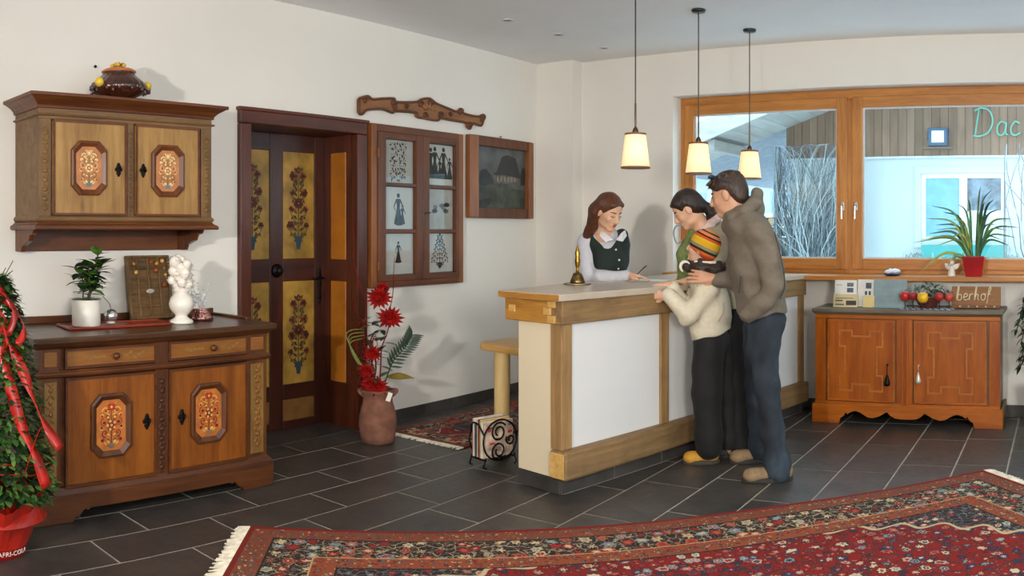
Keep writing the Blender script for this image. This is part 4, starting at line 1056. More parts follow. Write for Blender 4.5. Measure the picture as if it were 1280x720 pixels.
# ------------------------------------------------------------------ pendant lamps
def pendant(x, y, label):
    p = thing('pendant_lamp', label, 'lamp', (x, y, CH), 0, 'pendant lamps over the counter')
    MB().lathe([(.0, -.022), (.045, -.02), (.052, -.006), (.05, 0), (.0, 0)], seg=24).build('canopy', plain('#3f4244', .3, .8), p, smooth=True)
    MB().tube([(0, 0, -.02), (0, 0, -.75)], .0045, 8).build('rod', plain('#4a4238', .35, .8), p)
    MB().tube([(0, 0, -.74), (0, 0, -.90)], .0065, 8).build('rod_sleeve', plain('#5a4a36', .35, .8), p)
    MB().lathe([(.007, -.89), (.014, -.90), (.02, -.918), (.02, -.93), (.0, -.932)], seg=16).build('socket_cap', plain('#5a4a36', .35, .8), p, smooth=True)
    t = NT('lamp_shade'); t.col('#efe2c4'); t.set(Roughness=.9)
    t.b.inputs['Emission Color'].default_value = rgb('#ffd590'); t.b.inputs['Emission Strength'].default_value = .62
    MB().lathe([(.066, -.938), (.092, -1.146)], seg=40).build('shade', t.m, p, smooth=True)
    TRIM = plain('#7a4a24', .5)
    MB().lathe([(.064, -.930), (.068, -.930), (.069, -.942), (.066, -.942)], seg=40).build('trim', TRIM, p)
    MB().lathe([(.090, -1.142), (.093, -1.142), (.094, -1.152), (.091, -1.152)], seg=40).build('trim', TRIM, p)
    MB().ball((0, 0, -1.03), (.026, .026, .04), 12, 8).build('bulb', plain('#ffe6b4', .4, emit=3.0), p, smooth=True)
    l = bpy.data.lights.new('pendant_glow', 'POINT'); l.energy = 30; l.color = (1, .78, .5); l.shadow_soft_size = .04
    lo = bpy.data.objects.new('pendant_glow', l); COL.objects.link(lo); lo.parent = p; lo.location = (0, 0, -1.12)
    return p
pendant(-2.60, 4.84, 'pendant lamp with cream tapered shade hanging nearest the bell end of the counter')
pendant(-2.476, 5.54, 'pendant lamp with cream tapered shade, middle one of three over the counter')
pendant(-2.357, 6.235, 'pendant lamp with cream tapered shade hanging closest to the window')
for i, (x, y) in enumerate(((-3.80, 5.10), (-3.75, 5.70), (-3.70, 6.32))):
    sp = thing('ceiling_spot', 'small flush round spotlight in the white ceiling behind the counter', 'spotlight', (x, y, CH), 0, 'flush ceiling spotlights')
    MB().lathe([(.042, 0), (.042, -.006), (.03, -.008), (.028, -.003), (.0, -.003)], seg=24).build('ring', plain('#c8c8c8', .4), sp, smooth=True)
    MB().lathe([(.026, -.0035), (.0, -.0055)], seg=20).build('lens', plain('#8d8d90', .2), sp, smooth=True)

# ------------------------------------------------------------------ orange cabinet under the window
OC = thing('low_cabinet', 'orange-brown two-door cabinet with stepped mouldings under the window', 'cabinet', (-1.865, BW - .014, 0))
oW, oD = 1.405, .416
ORZ = wood('#863a06', '#b05c0e', 'z', .8, .34, knots=.3, stain=.2, dark='#6e300a')
ORX = wood('#8c4008', '#b86412', 'x', .8, .34, knots=.3, stain=.2, dark='#6e300a')
GRYW = wood('#5a5040', '#766b58', 'x', 1, .5, knots=.1, stain=.3)
GRYZ = wood('#6a5c40', '#8a7a58', 'z', 1, .5, knots=.1, stain=.3)
box('carcass', (.01, -oD + .02, .10), (oW - .01, 0, .838), GRYZ, OC, .003)
box('top_board', (-.02, -oD - .03, .838), (oW + .025, 0, .866), GRYW, OC, .005)
moulding(OC, 'top_moulding', GRYW, 0, oW, -oD, .818, .839, [(.0, 0), (.012, .5), (.02, 1)])
box('face_rail', (.0, -oD - .002, .79), (oW, -oD + .02, .82), ORX, OC, .003)
box('face_rail', (.0, -oD - .002, .135), (oW, -oD + .02, .165), ORX, OC, .003)
for a, b in ((0, .085), (.63, .755), (1.32, oW)):
    box('stile', (a, -oD - .002, .165), (b, -oD + .02, .79), ORZ, OC, .003)
for a in (.665, .70): box('pilaster_flute', (a, -oD - .012, .15), (a + .022, -oD, .80), ORZ, OC, .005)
for i, (a, b) in enumerate(((.10, .62), (.765, 1.305))):
    d = box('door', (a, -oD - .004, .172), (b, -oD + .02, .785), ORZ, OC, .003)
    fr = MB()
    for lo, hi in (((a, .172), (b, .186)), ((a, .771), (b, .785)), ((a, .186), (a + .014, .771)), ((b - .014, .186), (b, .771))): fr.box((lo[0], -oD - .011, lo[1]), (hi[0], -oD - .002, hi[1]))
    fr.build('door_moulding', ORX, d)
    cx, cz = (a + b) / 2, .475; w, h = .165, .225
    q = [(-w, h), (-w * .42, h), (-w * .42, h * .82), (w * .42, h * .82), (w * .42, h), (w, h), (w, h * .48), (w * .74, h * .48), (w * .74, -h * .48), (w, -h * .48), (w, -h), (w * .42, -h), (w * .42, -h * .78), (-w * .42, -h * .78), (-w * .42, -h), (-w, -h), (-w, -h * .48), (-w * .74, -h * .48), (-w * .74, h * .48), (-w, h * .48)]
    mb = MB()
    for k in range(len(q)):
        p0, p1 = q[k], q[(k + 1) % len(q)]
        x0, x1 = sorted((p0[0], p1[0])); z0, z1 = sorted((p0[1], p1[1]))
        e_ = .006 if k % 2 else -.006; fx, fz = (-.006, .006) if p0[0] == p1[0] else (.006, -.006)
        mb.box((cx + x0 - (.006 if p0[0] == p1[0] else -.006), -oD - .0135, cz + z0 - .006), (cx + x1 + (.006 if p0[0] == p1[0] else -.006), -oD - .003, cz + z1 + .006))
    mb.build('key_moulding', wood('#a05a1a', '#bd7428', 'x', 1, .35, knots=0, stain=.05), d)
    kx = b - .055 if i == 0 else a + .035
    c = IRON if i == 0 else plain('#cfc6b2', .35, .4)
    MB().tube([(kx, -oD - .004, .455), (kx, -oD - .03, .455), (kx, -oD - .034, .445)], .004, 6).ball((kx, -oD - .014, .455), .008, 8, 6).build('key', c, d, smooth=True)
    MB().tube([(kx, -oD - .034, .45), (kx + .0, -oD - .03, .36 if i == 0 else .41)], .003, 5).lathe([(.004, .085), (.012, .06), (.024, .02), (.02, .0)], (kx, -oD - .03, .30 if i == 0 else .325), 10).build('key_tassel', c, d, smooth=True)
pf = [(-.02, 0), (.19, 0), (.20, .04), (.225, .055), (.245, .085), (.255, .07), (.275, .085), (.32, .10), (.36, .085), (.41, .055), (.45, .05), (.50, .065), (.56, .10), (.585, .075), (.62, .055), (.665, .05)]
pf = pf + [(1.385 - a + .02, b) for a, b in pf[::-1]][0:] + [(oW + .02, .14), (-.02, .14)]
MB().prism(pf, 'y', -oD - .02, -oD + .012).build('apron', ORX, OC, bevel=.003, seg=1)
for x in (-.02, oW): MB().prism([(-oD + .012, 0), (-oD + .12, 0), (-oD + .16, .05), (-.14, .05), (-.10, 0), (0, 0), (0, .14), (-oD + .012, .14)], 'x', x, x + .02).build('plinth_side', GRYZ, OC, bevel=.003, seg=1)

# things on the orange cabinet
CZ = .8665
def onc(u, dep=.2): return None
WHT = plain('#dcdad2', .5, var=.03)
def leaflet(x, y, w, h, tilt, rz, label, mat, pics, z=CZ):
    t = thing('leaflet', label, 'leaflet', (x, y, z), rz, 'leaflets on the orange cabinet')
    M = Matrix.Rotation(-tilt, 4, 'X')
    box('sheet', (-w / 2, -.004, 0), (w / 2, 0, h), mat, t, 0, M)
    for (a, b, c, d, col_) in pics: box('print', (a, -.0052, b), (c, -.0038, d), plain(col_, .5, var=.25, scale=40), t, 0, M)
    return t
leaflet(-1.665, 6.50, .175, .205, .12, .05, 'large white leaflet with two dark photographs standing behind the yellow card', WHT, [(.01, .11, .06, .145, '#4a5660'), (.01, .155, .06, .185, '#5f6a70'), (-.075, .165, -.03, .17, '#7a7a78')])
leaflet(-1.515, 6.53, .13, .21, .12, -.05, 'white leaflet with small dark pictures behind the cream card', WHT, [(.0, .14, .045, .185, '#4c5862'), (-.005, .09, .012, .12, '#3a444c'), (.025, .09, .042, .12, '#3a444c')])
leaflet(-1.655, 6.455, .19, .10, .15, .05, 'wide yellowish card with dark lettering in front of the white leaflet', plain('#c9b78a', .5), [(-.08, .045, -.02, .055, '#4a4030'), (-.08, .015, -.01, .025, '#5a5040'), (.005, .015, .085, .05, '#2c2620'), (-.08, .065, .06, .072, '#7a6a48')])
leaflet(-1.475, 6.47, .09, .09, .12, -.05, 'small blank cream card beside the dark lettered card', plain('#d9c384', .6), [])
AS = thing('acrylic_stand', 'clear bluish acrylic sheet stand beside the leaflets', 'stand', (-1.315, 6.50, CZ), -.04)
MA = Matrix.Rotation(-.14, 4, 'X')
box('sheet', (-.13, -.006, 0), (.13, -.002, .215), plain('#8fa2a6', .15, var=.06, coat=.5), AS, .001, MA)
box('foot', (-.13, -.05, 0), (.13, .06, .004), plain('#93a4a8', .15), AS, .001)
for k in range(4): box('printed_line', (-.09, -.0072, .05 + .035 * k), (.05 - .02 * (k % 2), -.006, .054 + .035 * k), plain('#7c8f94', .4), AS, 0, MA)
FBW = thing('fruit_bowl', 'brown fruit bowl packed with green foliage on the orange cabinet', 'bowl', (-1.02, 6.50, CZ))
MB().lathe([(.06, .006), (.065, .012), (.09, .05), (.115, .085), (.12, .095), (.11, .095), (.07, .045), (0, .035)], seg=32).build('bowl', plain('#5a2a18', .25, coat=.4), FBW, smooth=True)
mb = MB(); R = random.Random(31)
for k in range(240):
    a = R.uniform(0, 2 * PI); fx = R.uniform(-.15, .15); z = .055 + .14 * (1 - (fx / .19) ** 2) * R.uniform(.1, 1.0)
    mb.leaf((fx, R.uniform(-.06, .06), z), (math.cos(a), math.sin(a), R.uniform(.1, .9)), (0, 0, 1), R.uniform(.03, .055), R.uniform(.018, .028), .2, 3, mi=k % 3)
tag(mb.build('foliage', [plain('#2f4a2a', .5), plain('#5c7a4a', .5), plain('#7d8f8a', .5)], FBW), kind='stuff')
FR_ = [(-.165, -.07, .095, .042, '#a8241c', 'red apple'), (-.100, -.09, .10, .034, '#8f1c1a', 'dark red apple'), (-.02, -.125, .09, .044, '#d9a21c', 'yellow lemon'), (.098, -.085, .095, .036, '#9c2420', 'red striped apple'), (.170, -.07, .09, .034, '#b03a2a', 'orange-red apple')]
for i, (x, y, z, r, c, nm) in enumerate(FR_):
    f = thing('lemon' if 'lemon' in nm else 'apple', nm + [' at the leaflet end of the bowl foliage', ' tucked between a brighter apple and the lemon', ' in front of the brown bowl', ' beside the lettered wooden sign, darker of two', ' closest to the lettered wooden sign'][i], nm.split()[-1], (-1.02 + x, 6.50 + y, CZ + z), 0, 'fruit on the bowl')
    MB().lathe([(0, -r * .86), (r * .45, -r * .92), (r * .85, -r * .55), (r, 0), (r * .85, r * .6), (r * .4, r * .9), (.002, r * .72)], seg=18).build('flesh', plain(c, .3, var=.25, scale=12), f, smooth=True)
    MB().tube([(0, 0, r * .7), (.003, 0, r * 1.15)], .0022, 5).build('stem', plain('#4a3420', .7), f)
    MB().tube([(0, 0, -z), (0, 0, -r * .85)], .004, 5).build('pick', IRONB, f)
NB = plain('#c9cfda', .8, var=.1); NBB = plain('#3a4f8a', .8)
NC = thing('cloth_napkin', 'blue and white patterned cloth under the fruit bowl', 'cloth', (-1.02, 6.45, CZ))
mb = MB(); nx, ny = 24, 8; vs = []
for j in range(ny + 1):
    for i in range(nx + 1):
        x, y = -.21 + .42 * i / nx, -.09 + .2 * j / ny
        vs.append((x, y, .002 + .002 * math.sin(i * 1.3) * (j < 3)))
mb.add(vs, [(j * (nx + 1) + i, j * (nx + 1) + i + 1, (j + 1) * (nx + 1) + i + 1, (j + 1) * (nx + 1) + i) for j in range(ny) for i in range(nx)])
for k in range(nx * ny): mb.mi[k] = 1 if (k * 7 + k // nx * 3) % 5 < 2 else 0
mb.build('fabric', [NB, NBB], NC, solid=.002)
SG = thing('lettered_sign', 'brown wooden sign with pale handwritten letters on the orange cabinet', 'sign', (-.655, 6.52, CZ), 0)
MS = Matrix.Rotation(-.1, 4, 'X')
box('board', (-.185, -.012, 0), (.185, .006, .165), wood('#74461a', '#98621f', 'x', 1, .5), SG, .003, MS)
box('ledge', (-.185, -.03, 0), (.185, -.012, .022), wood('#5f3412', '#804c20', 'x', 1, .5), SG, .003, MS)
LET = plain('#d9c9a4', .6)
def script(parent, words, x0, z0, s, yfun, mat, r, M=None, adv=None, name='letter'):
    """handwritten strokes; each letter its own mesh"""
    G = {
     'b': ([[(0, .0), (.12, .9), (.2, 1.0), (.2, .85), (.1, .2), (.12, .02), (.3, .0), (.4, .2), (.33, .42), (.14, .38)]], .5),
     'e': ([[(0, .2), (.3, .28), (.33, .42), (.2, .5), (.08, .35), (.08, .1), (.22, 0), (.4, .1)]], .45),
     'r': ([[(0, .0), (.06, .35), (.1, .48), (.08, .3), (.12, .4), (.25, .48), (.33, .44)], [(.07, .3), (.04, 0)]], .4),
     'h': ([[(0, 0), (.12, .9), (.2, 1.0), (.18, .8), (.06, .0)], [(.08, .2), (.2, .45), (.3, .4), (.28, .1), (.38, .02)]], .48),
     'o': ([[(.22, .48), (.08, .4), (.05, .15), (.18, 0), (.34, .12), (.36, .36), (.22, .48), (.42, .45)]], .45),
     'f': ([[(.02, -.25), (.08, .0), (.18, .8), (.3, 1.0), (.34, .85), (.2, .5)], [(.05, .42), (.32, .46)]], .4),
     '.': ([[(.02, .02), (.05, .02)]], .15),
     'D': ([[(.16, .95), (.02, .02)], [(-.05, .0), (.2, -.02), (.5, .12), (.66, .5), (.55, .88), (.25, 1.0), (0, .9)]], .78),
     'a': ([[(.36, .42), (.2, .5), (.05, .32), (.06, .08), (.2, .0), (.33, .15), (.38, .48), (.34, .1), (.44, .02)]], .5),
     'c': ([[(.36, .42), (.2, .5), (.05, .3), (.06, .08), (.2, 0), (.4, .1)]], .45),
    }
    x = x0
    for ch in words:
        st, w = G[ch]; mb = MB()
        for q in st:
            pts = [(x + a * s, yfun, z0 + b * s) for a, b in q]
            if M is not None: pts = [tuple(M @ Vector(p)) for p in pts]
            mb.tube(spline(pts, 4) if len(pts) > 2 else pts, r, 6)
        mb.build(name, mat, parent, smooth=True); x += w * s
script(SG, 'berhof.', -.15, .062, .10, -.016, LET, .0042, MS)
for k in range(5): MB().ball(MS @ Vector((-.12 + .065 * k, -.032, .014)), .007, 8, 6).build('stud', LET, SG, smooth=True)

# ------------------------------------------------------------------ things on the window sill
SZ = 1.1005
SP = thing('strap_leaf_plant', 'tall strap-leaved plant in a red square pot on the window sill', 'plant', (-.69, 6.72, SZ))
mb = MB(); REDP = plain('#a3121a', .3, var=.1, coat=.3)
mb.add([(-.062, -.062, 0), (.062, -.062, 0), (.062, .062, 0), (-.062, .062, 0), (-.088, -.088, .155), (.088, -.088, .155), (.088, .088, .155), (-.088, .088, .155), (-.078, -.078, .155), (.078, -.078, .155), (.078, .078, .155), (-.078, .078, .155), (-.07, -.07, .13), (.07, -.07, .13), (.07, .07, .13), (-.07, .07, .13)],
       [(0, 3, 2, 1)] + [(i, (i + 1) % 4, 4 + (i + 1) % 4, 4 + i) for i in range(4)] + [(4 + i, 4 + (i + 1) % 4, 8 + (i + 1) % 4, 8 + i) for i in range(4)] + [(8 + i, 8 + (i + 1) % 4, 12 + (i + 1) % 4, 12 + i) for i in range(4)] + [(12, 13, 14, 15)])
mb.build('pot', REDP, SP, bevel=.006)
R = random.Random(17)
STR = [plain('#3d6a38', .4, var=.25), plain('#587f48', .4, var=.25), plain('#2c5540', .4, var=.25), plain('#8a9a4a', .4, var=.25)]
def strap(parent, base, top, tip, w, mat, name='leaf'):
    pts = spline([base, top, tip], 6); mb = MB(); vs = []
    n = len(pts)
    for i, p in enumerate(pts):
        t = i / (n - 1); ww = w * (1 - t) ** .5 * (.55 + .9 * t * (1 - t))
        d = (pts[min(i + 1, n - 1)] - pts[max(i - 1, 0)]).normalized(); sd = d.cross(Vector((0, -1, .2))).normalized()
        vs += [p - sd * ww, p + Vector((0, .006, 0)), p + sd * ww]
    mb.add(vs, [f for i in range(n - 1) for f in ((3 * i, 3 * i + 1, 3 * i + 4, 3 * i + 3), (3 * i + 1, 3 * i + 2, 3 * i + 5, 3 * i + 4))])
    mb.build(name, mat, parent, smooth=True)
TIPS = [(-.30, .40), (-.33, .55), (-.24, .50), (-.42, .28), (-.36, .33), (.05, .70), (.14, .68), (.26, .36), (.33, .30), (.30, .45), (.22, .28), (-.16, .44), (.02, .50), (-.48, .26), (.18, .40), (-.08, .38), (.36, .38), (-.28, .24), (.08, .58), (-.2, .30), (.12, .48), (-.12, .56), (.2, .52), (-.3, .36), (.28, .24), (-.05, .62), (.16, .60), (-.38, .45)]
for k, (tx, tz) in enumerate(TIPS):
    sx = .03 * (1 if tx > 0 else -1) * R.uniform(.2, 1)
    strap(SP, (sx, R.uniform(-.03, .03), .12), (tx * .35 + sx, R.uniform(-.05, .05), .13 + (tz - .0) * .62), (tx, R.uniform(-.10, .03), tz), R.uniform(.012, .019), STR[k % 4])
strap(SP, (-.06, -.03, .13), (-.22, -.06, .18), (-.42, -.10, .03), .02, STR[3]); strap(SP, (-.05, -.04, .13), (-.14, -.06, .16), (-.19, -.08, .02), .024, STR[1])
mb = MB()
for k in range(7): mb.leaf((0, 0, 0), (math.cos(k * .9), math.sin(k * .9), .5), (0, 0, 1), .04, .016, .1, 3)
mb.build('flower', plain('#e0b050', .5), SP, loc=(-.04, -.04, .50))
AG = thing('angel_figurine', 'small white angel figurine beside the red pot', 'figurine', (-.86, 6.66, SZ))
mb = MB(); mb.lathe([(.028, 0), (.03, .01), (.022, .05), (.016, .075), (.008, .085)], seg=14).ball((0, 0, .105), .02, 12, 8).ball((-.022, .0, .07), (.01, .01, .022), 8, 6, M=Matrix.Rotation(.5, 3, 'Y')).ball((.022, 0, .07), (.01, .01, .022), 8, 6, M=Matrix.Rotation(-.5, 3, 'Y'))
mb.build('figure', plain('#e4ddd0', .5, var=.08), AG, smooth=True)
for s in (-1, 1): MB().leaf((s * .008, .018, .055), (s * .8, .2, .7), (0, -1, 0), .07, .04, .1).build('wing', plain('#ece6da', .5), AG, smooth=True, solid=.004)
MB().tube([(-.025, -.012, .08), (-.008, -.02, .12), (.02, -.018, .13)], .003, 5).build('trumpet', BR, AG)
TD = thing('trinket_dish', 'small dark blue dish holding a crumpled white napkin on the sill', 'dish', (-1.33, 6.68, SZ))
MB().lathe([(.03, 0), (.06, .006), (.075, .018), (.07, .02), (.05, .01), (0, .008)], seg=28).build('dish', plain('#26304a', .25), TD, smooth=True)
mb = MB(); R = random.Random(2)
for k in range(10): mb.ball((R.uniform(-.035, .035), R.uniform(-.03, .03), .025 + R.uniform(0, .02)), (.03, .024, .014), 9, 6, M=Matrix.Rotation(R.uniform(-.6, .6), 3, 'Y'))
mb.build('napkin', plain('#dfe3e8', .8), TD, smooth=True)

# ------------------------------------------------------------------ ficus at the right edge
FX = thing('ficus_tree', 'dark leafy ficus in a black pot beside the orange cabinet', 'plant', (-.10, 6.40, 0))
MB().lathe([(.13, 0), (.14, .005), (.17, .30), (.175, .32), (.16, .32), (.15, .28), (0, .28)], seg=28).build('pot', plain('#1f1d1d', .35), FX, smooth=True)
R = random.Random(41)
mb = MB(); tips = []
for k in range(26):
    a = 2 * PI * k / 26 + R.uniform(-.2, .2); z1 = R.uniform(.58, 1.04); r1 = R.uniform(.16, .36)
    pts = spline([(0, 0, .28), (.03 * math.cos(a), .03 * math.sin(a), .5), (r1 * .7 * math.cos(a), r1 * .5 * math.sin(a), z1), (r1 * math.cos(a), r1 * .7 * math.sin(a), z1 - .16)], 7)
    mb.tube(pts, .004, 5); tips.append(pts)
mb.build('branches', plain('#4a3a28', .8), FX)
FL = [plain('#22381f', .35, var=.3), plain('#2f4d28', .35, var=.3), plain('#182a1a', .35, var=.3)]
lf = MB()
n = 0
lme = None
for pts in tips:
    for i in range(8, len(pts)):
        for _ in range(2):
            a = R.uniform(0, 2 * PI)
            lf.leaf(pts[i], (math.cos(a), math.sin(a) * .7, R.uniform(-.9, .1)), (0, 0, 1), R.uniform(.05, .08), R.uniform(.022, .032), .25, 3, mi=n % 3); n += 1
tag(lf.build('foliage', FL, FX, smooth=True), kind='stuff')

# ------------------------------------------------------------------ ribboned topiary at the left edge
TP = thing('ribboned_topiary', 'cone of ivy with red ribbons in a red wrapped pot beside the sideboard', 'plant', (-3.715, 1.315, 0), 1.22)
REDT = plain('#94150e', .35, var=.12, coat=.2); REDR = plain('#b01c0e', .3, var=.2, coat=.3)
MB().lathe([(.135, 0), (.14, .004), (.148, .075), (.15, .17), (.14, .175), (.13, .15), (0, .15)], seg=36).build('pot', REDT, TP, smooth=True)
def crumple(r0, r1, z0, z1, seed, amp):
    Rr = random.Random(seed); n = 40; m = 6; vs = []
    ph = [Rr.uniform(0, 6) for _ in range(5)]
    for j in range(m + 1):
        t = j / m
        for k in range(n):
            a = 2 * PI * k / n
            w = sum(math.sin(a * (3 + 2 * q) + ph[q] + t * (q - 2)) / (1.4 + q) for q in range(5))
            r = r0 + (r1 - r0) * t + amp * w * t
            vs.append((r * math.cos(a), r * math.sin(a), z0 + (z1 - z0) * t + amp * 1.1 * math.sin(a * 5 + ph[1]) * t))
    return MB().add(vs, [(j * n + k, j * n + (k + 1) % n, (j + 1) * n + (k + 1) % n, (j + 1) * n + k) for j in range(m) for k in range(n)])
crumple(.150, .235, .05, .275, 1, .03).build('wrapping', plain('#b02416', .3, var=.12, coat=.3), TP, solid=.002)
mbx = crumple(.235, .15, .17, .30, 5, .022); mbx.build('wrapping', plain('#a01c12', .3, var=.15, coat=.3), TP, solid=.002)
R = random.Random(55)
lf = MB(); n = 0
for k in range(4200):
    z = .27 + .98 * (R.random() ** 1.25); t = (z - .27) / .98
    rm = .22 * (1 - t) ** .7 + .035; a = R.uniform(0, 2 * PI); r = rm * math.sqrt(R.uniform(.35, 1.1))
    d = (math.cos(a) + R.uniform(-.6, .6), math.sin(a) + R.uniform(-.6, .6), R.uniform(-.6, .6))
    lf.leaf((r * math.cos(a), r * math.sin(a), z), d, (0, 0, 1), R.uniform(.03, .055), R.uniform(.02, .034), .2, 3, mi=n % 4); n += 1
tag(lf.build('foliage', [plain('#24421c', .45, var=.3), plain('#3a6026', .45, var=.3), plain('#1b3018', .45, var=.3), plain('#5c7a3a', .45, var=.3)], TP, smooth=True), kind='stuff')
MB().tube([(0, 0, .15), (0, 0, 1.18)], .012, 6).build('stake', plain('#5a3a20', .8), TP)
for k in range(9):
    a = R.uniform(0, 2 * PI); MB().tube(spline([(0, 0, 1.1), (.03 * math.cos(a), .03 * math.sin(a), 1.22), (.08 * math.cos(a), .08 * math.sin(a), 1.27 + R.uniform(-.03, .05))], 4), .002, 4).build('twig', plain('#4a5a2c', .7), TP)
def ribbon(pts, w, mat, tw=0.0, name='ribbon'):
    P_ = spline(pts, 6); n = len(P_); vs = []
    for i, p in enumerate(P_):
        d = (P_[min(i + 1, n - 1)] - P_[max(i - 1, 0)]).normalized(); rad = Vector((p.x, p.y, 0)); rad = rad.normalized() if rad.length > .01 else Vector((1, 0, 0))
        sd = d.cross(rad).normalized(); q = Matrix.Rotation(tw * math.sin(i * .5), 3, d) @ sd
        vs += [p - q * w, p + q * w]
    MB().add(vs, [(2 * i, 2 * i + 1, 2 * i + 3, 2 * i + 2) for i in range(n - 1)]).build(name, mat, TP, smooth=True, solid=.0015)
# local -Y faces the camera, +X is to the right in view
def rb(a, z, k=1.12):
    t = (z - .27) / .98; r = (.215 * (1 - t) ** .8 + .03) * k; return (r * math.cos(a), r * math.sin(a), z)
ribbon([rb(-1.9, 1.12), rb(-1.3, 1.05), rb(-.9, .92), rb(-.7, .78, 1.25), rb(-.55, .62, 1.35), rb(-.5, .50, 1.6)], .024, REDR, .5)
ribbon([rb(-1.6, 1.1), rb(-1.4, .95), rb(-1.2, .8), rb(-1.0, .62), rb(-.8, .48, 1.2), rb(-.7, .34, 1.25)], .026, REDR, .4)
ribbon([rb(-2.2, 1.14), rb(-2.0, 1.0), rb(-1.8, .86), rb(-1.7, .7), rb(-1.8, .55)], .026, REDR, .5)
ribbon([rb(-2.6, 1.12), rb(-2.4, .98), rb(-2.3, .84), rb(-2.4, .7)], .022, REDT, .6)
ribbon([rb(-1.5, 1.16), rb(-.9, 1.12, 1.6), rb(-.6, 1.02, 1.6), rb(-.9, .95, 1.4)], .016, REDR, .7)
ribbon([rb(-1.8, 1.18), rb(-1.4, 1.2, 1.5), rb(-1.0, 1.10, 2.0), rb(-1.2, 1.0, 1.6)], .014, REDT, .8)
for z in (.40, .44, .9):
    MB().tube([rb(a * .2 - 3.0, z + .01 * math.sin(a), 1.08) for a in range(0, 14)], .0025, 5).build('red_wire', REDR, TP)
for k in range(10):
    a = R.uniform(-2.6, -.4); z = R.uniform(.4, 1.05)
    MB().tube(spline([rb(a, z), rb(a + .15, z + .12, 1.3), rb(a + .3, z + .2, 1.5), rb(a + .35, z + .12, 1.7)], 4), .002, 4).build('red_wire', REDR, TP)
tg = MB().box((-.012, -.001, -.035), (.012, .001, .02)).tube([(0, 0, .02), (0, .01, .06)], .001, 4); tg = tg.build('paper_tag', plain('#e2ded6', .6), TP, loc=rb(-1.55, .50, 1.25))
# lettering bent round the pot
cu = bpy.data.curves.new('pot_lettering', 'FONT'); cu.body = 'AFRI-COLA'; cu.size = .030; cu.extrude = .001; cu.space_character = 1.05
tmp = bpy.data.objects.new('pot_lettering_tmp', cu); COL.objects.link(tmp)
bpy.context.view_layer.update()
me = bpy.data.meshes.new_from_object(tmp.evaluated_get(bpy.context.evaluated_depsgraph_get())); bpy.data.objects.remove(tmp)
for v in me.vertices:
    a = -1.50 + v.co.x / .15; r = .1445 + v.co.z + .004 * (v.co.y / .03) + .0035
    zz_ = .022 + v.co.y
    v.co = (r * math.cos(a), r * math.sin(a), zz_)
me.materials.clear(); me.materials.append(plain('#eee6de', .5)); link('lettering', me, TP)
mb = MB(); P = lambda p, q, e: ((.1485 + e) * math.cos(-1.64 + p / .15), (.1485 + e) * math.sin(-1.64 + p / .15), .033 + q)
for k in range(24): pass
disc2(mb, P, 0, 0, .017, 0, 16, .0006); disc2(mb, P, 0, 0, .012, 1, 16, .0012); disc2(mb, P, 0, 0, .006, 0, 12, .0018)
mb.build('round_emblem', [plain('#eee6de', .5), REDT], TP)
# ------------------------------------------------------------------ outside the window
HY = 12.0                                               # neighbour house front
snow = box('ground', (-40, 7.2, -.5), (40, 60, -.3), plain('#dfe6ee', .9, var=.05, scale=.6)); tag(snow, 'snow covered ground outside the window', kind='structure')
NH = thing('neighbour_house', 'white neighbour house with weathered board gable and teal flower box', 'house', (-3.9, HY, -.3))
NWALL = plaster('#c6cccc'); BOARDS = [wood(a, b, 'z', .7, .8, knots=.5, stain=.3, dark='#5a4436') for a, b in (('#6e5240', '#8a6a54'), ('#755744', '#90705a'), ('#66503e', '#84684f'), ('#7a5c46', '#967660'))]
# front wall with window hole ; local z is world z + .3
h0, h1, g0, g1 = 1.62, 2.56, 1.92, 3.10                # hole z0,z1 / x0,x1 (local)
MB().box((0, 0, 0), (g0, .3, 2.8)).box((g1, 0, 0), (7.5, .3, 2.8)).box((g0, 0, 0), (g1, .3, h0)).box((g0, 0, h1), (g1, .3, 2.8)).box((0, .3, 0), (.3, 5, 2.8)).build('wall', NWALL, NH)
def roofz(x): return 3.51 + .356 * (x - .71)            # soffit height at local x
bw = .118; x = -.05; i = 0; R = random.Random(9)
while x < 7.0:
    zt = min(roofz(x), 6.2); zt2 = min(roofz(x + bw), 6.2)
    if zt > 2.82:
        MB().prism([(x + .003, 2.79), (x + bw - .003, 2.79), (x + bw - .003, zt2), (x + .003, zt)], 'y', -.045 + R.uniform(-.004, .004), -.012).build('board', BOARDS[R.randrange(4)], NH)
    x += bw
MB().prism([(-.05, 2.79), (7.0, 2.79), (7.0, 6.0), (5.5, roofz(5.5)), (-.05, roofz(-.05))], 'y', -.012, .28).build('gable_backing', plain('#3a2e26', .9), NH)
box('drip_strip', (-.05, -.055, 2.77), (7.5, 0, 2.80), plain('#c9ccd0', .6), NH)
# roof slab with soffit boards
t0, t1 = -1.9, 3.6
MB().prism([(t0, roofz(t0) + .03), (t1, roofz(t1) + .03), (t1, roofz(t1) + .20), (t0, roofz(t0) + .20)], 'y', -1.45, 5).build('roof', plain('#8e9096', .8, var=.1), NH)
SOF = [wood(a, b, 'y', .7, .8, knots=.3, stain=.2, dark='#7a746c') for a, b in (('#a39c94', '#b8b1a8'), ('#999289', '#b0a9a0'))]
x = t0; i = 0
while x < t1 - .2:
    MB().prism([(x + .004, roofz(x)), (x + .206, roofz(x + .206)), (x + .206, roofz(x + .206) + .03), (x + .004, roofz(x) + .03)], 'y', -1.42, -.01).build('soffit_board', SOF[i % 2], NH); x += .21; i += 1
MB().prism([(t0, roofz(t0) - .06), (t1, roofz(t1) - .06), (t1, roofz(t1) + .22), (t0, roofz(t0) + .22)], 'y', -1.5, -1.45).build('barge_board', wood('#a8a29c', '#bdb6ae', 'x', .7, .8), NH)
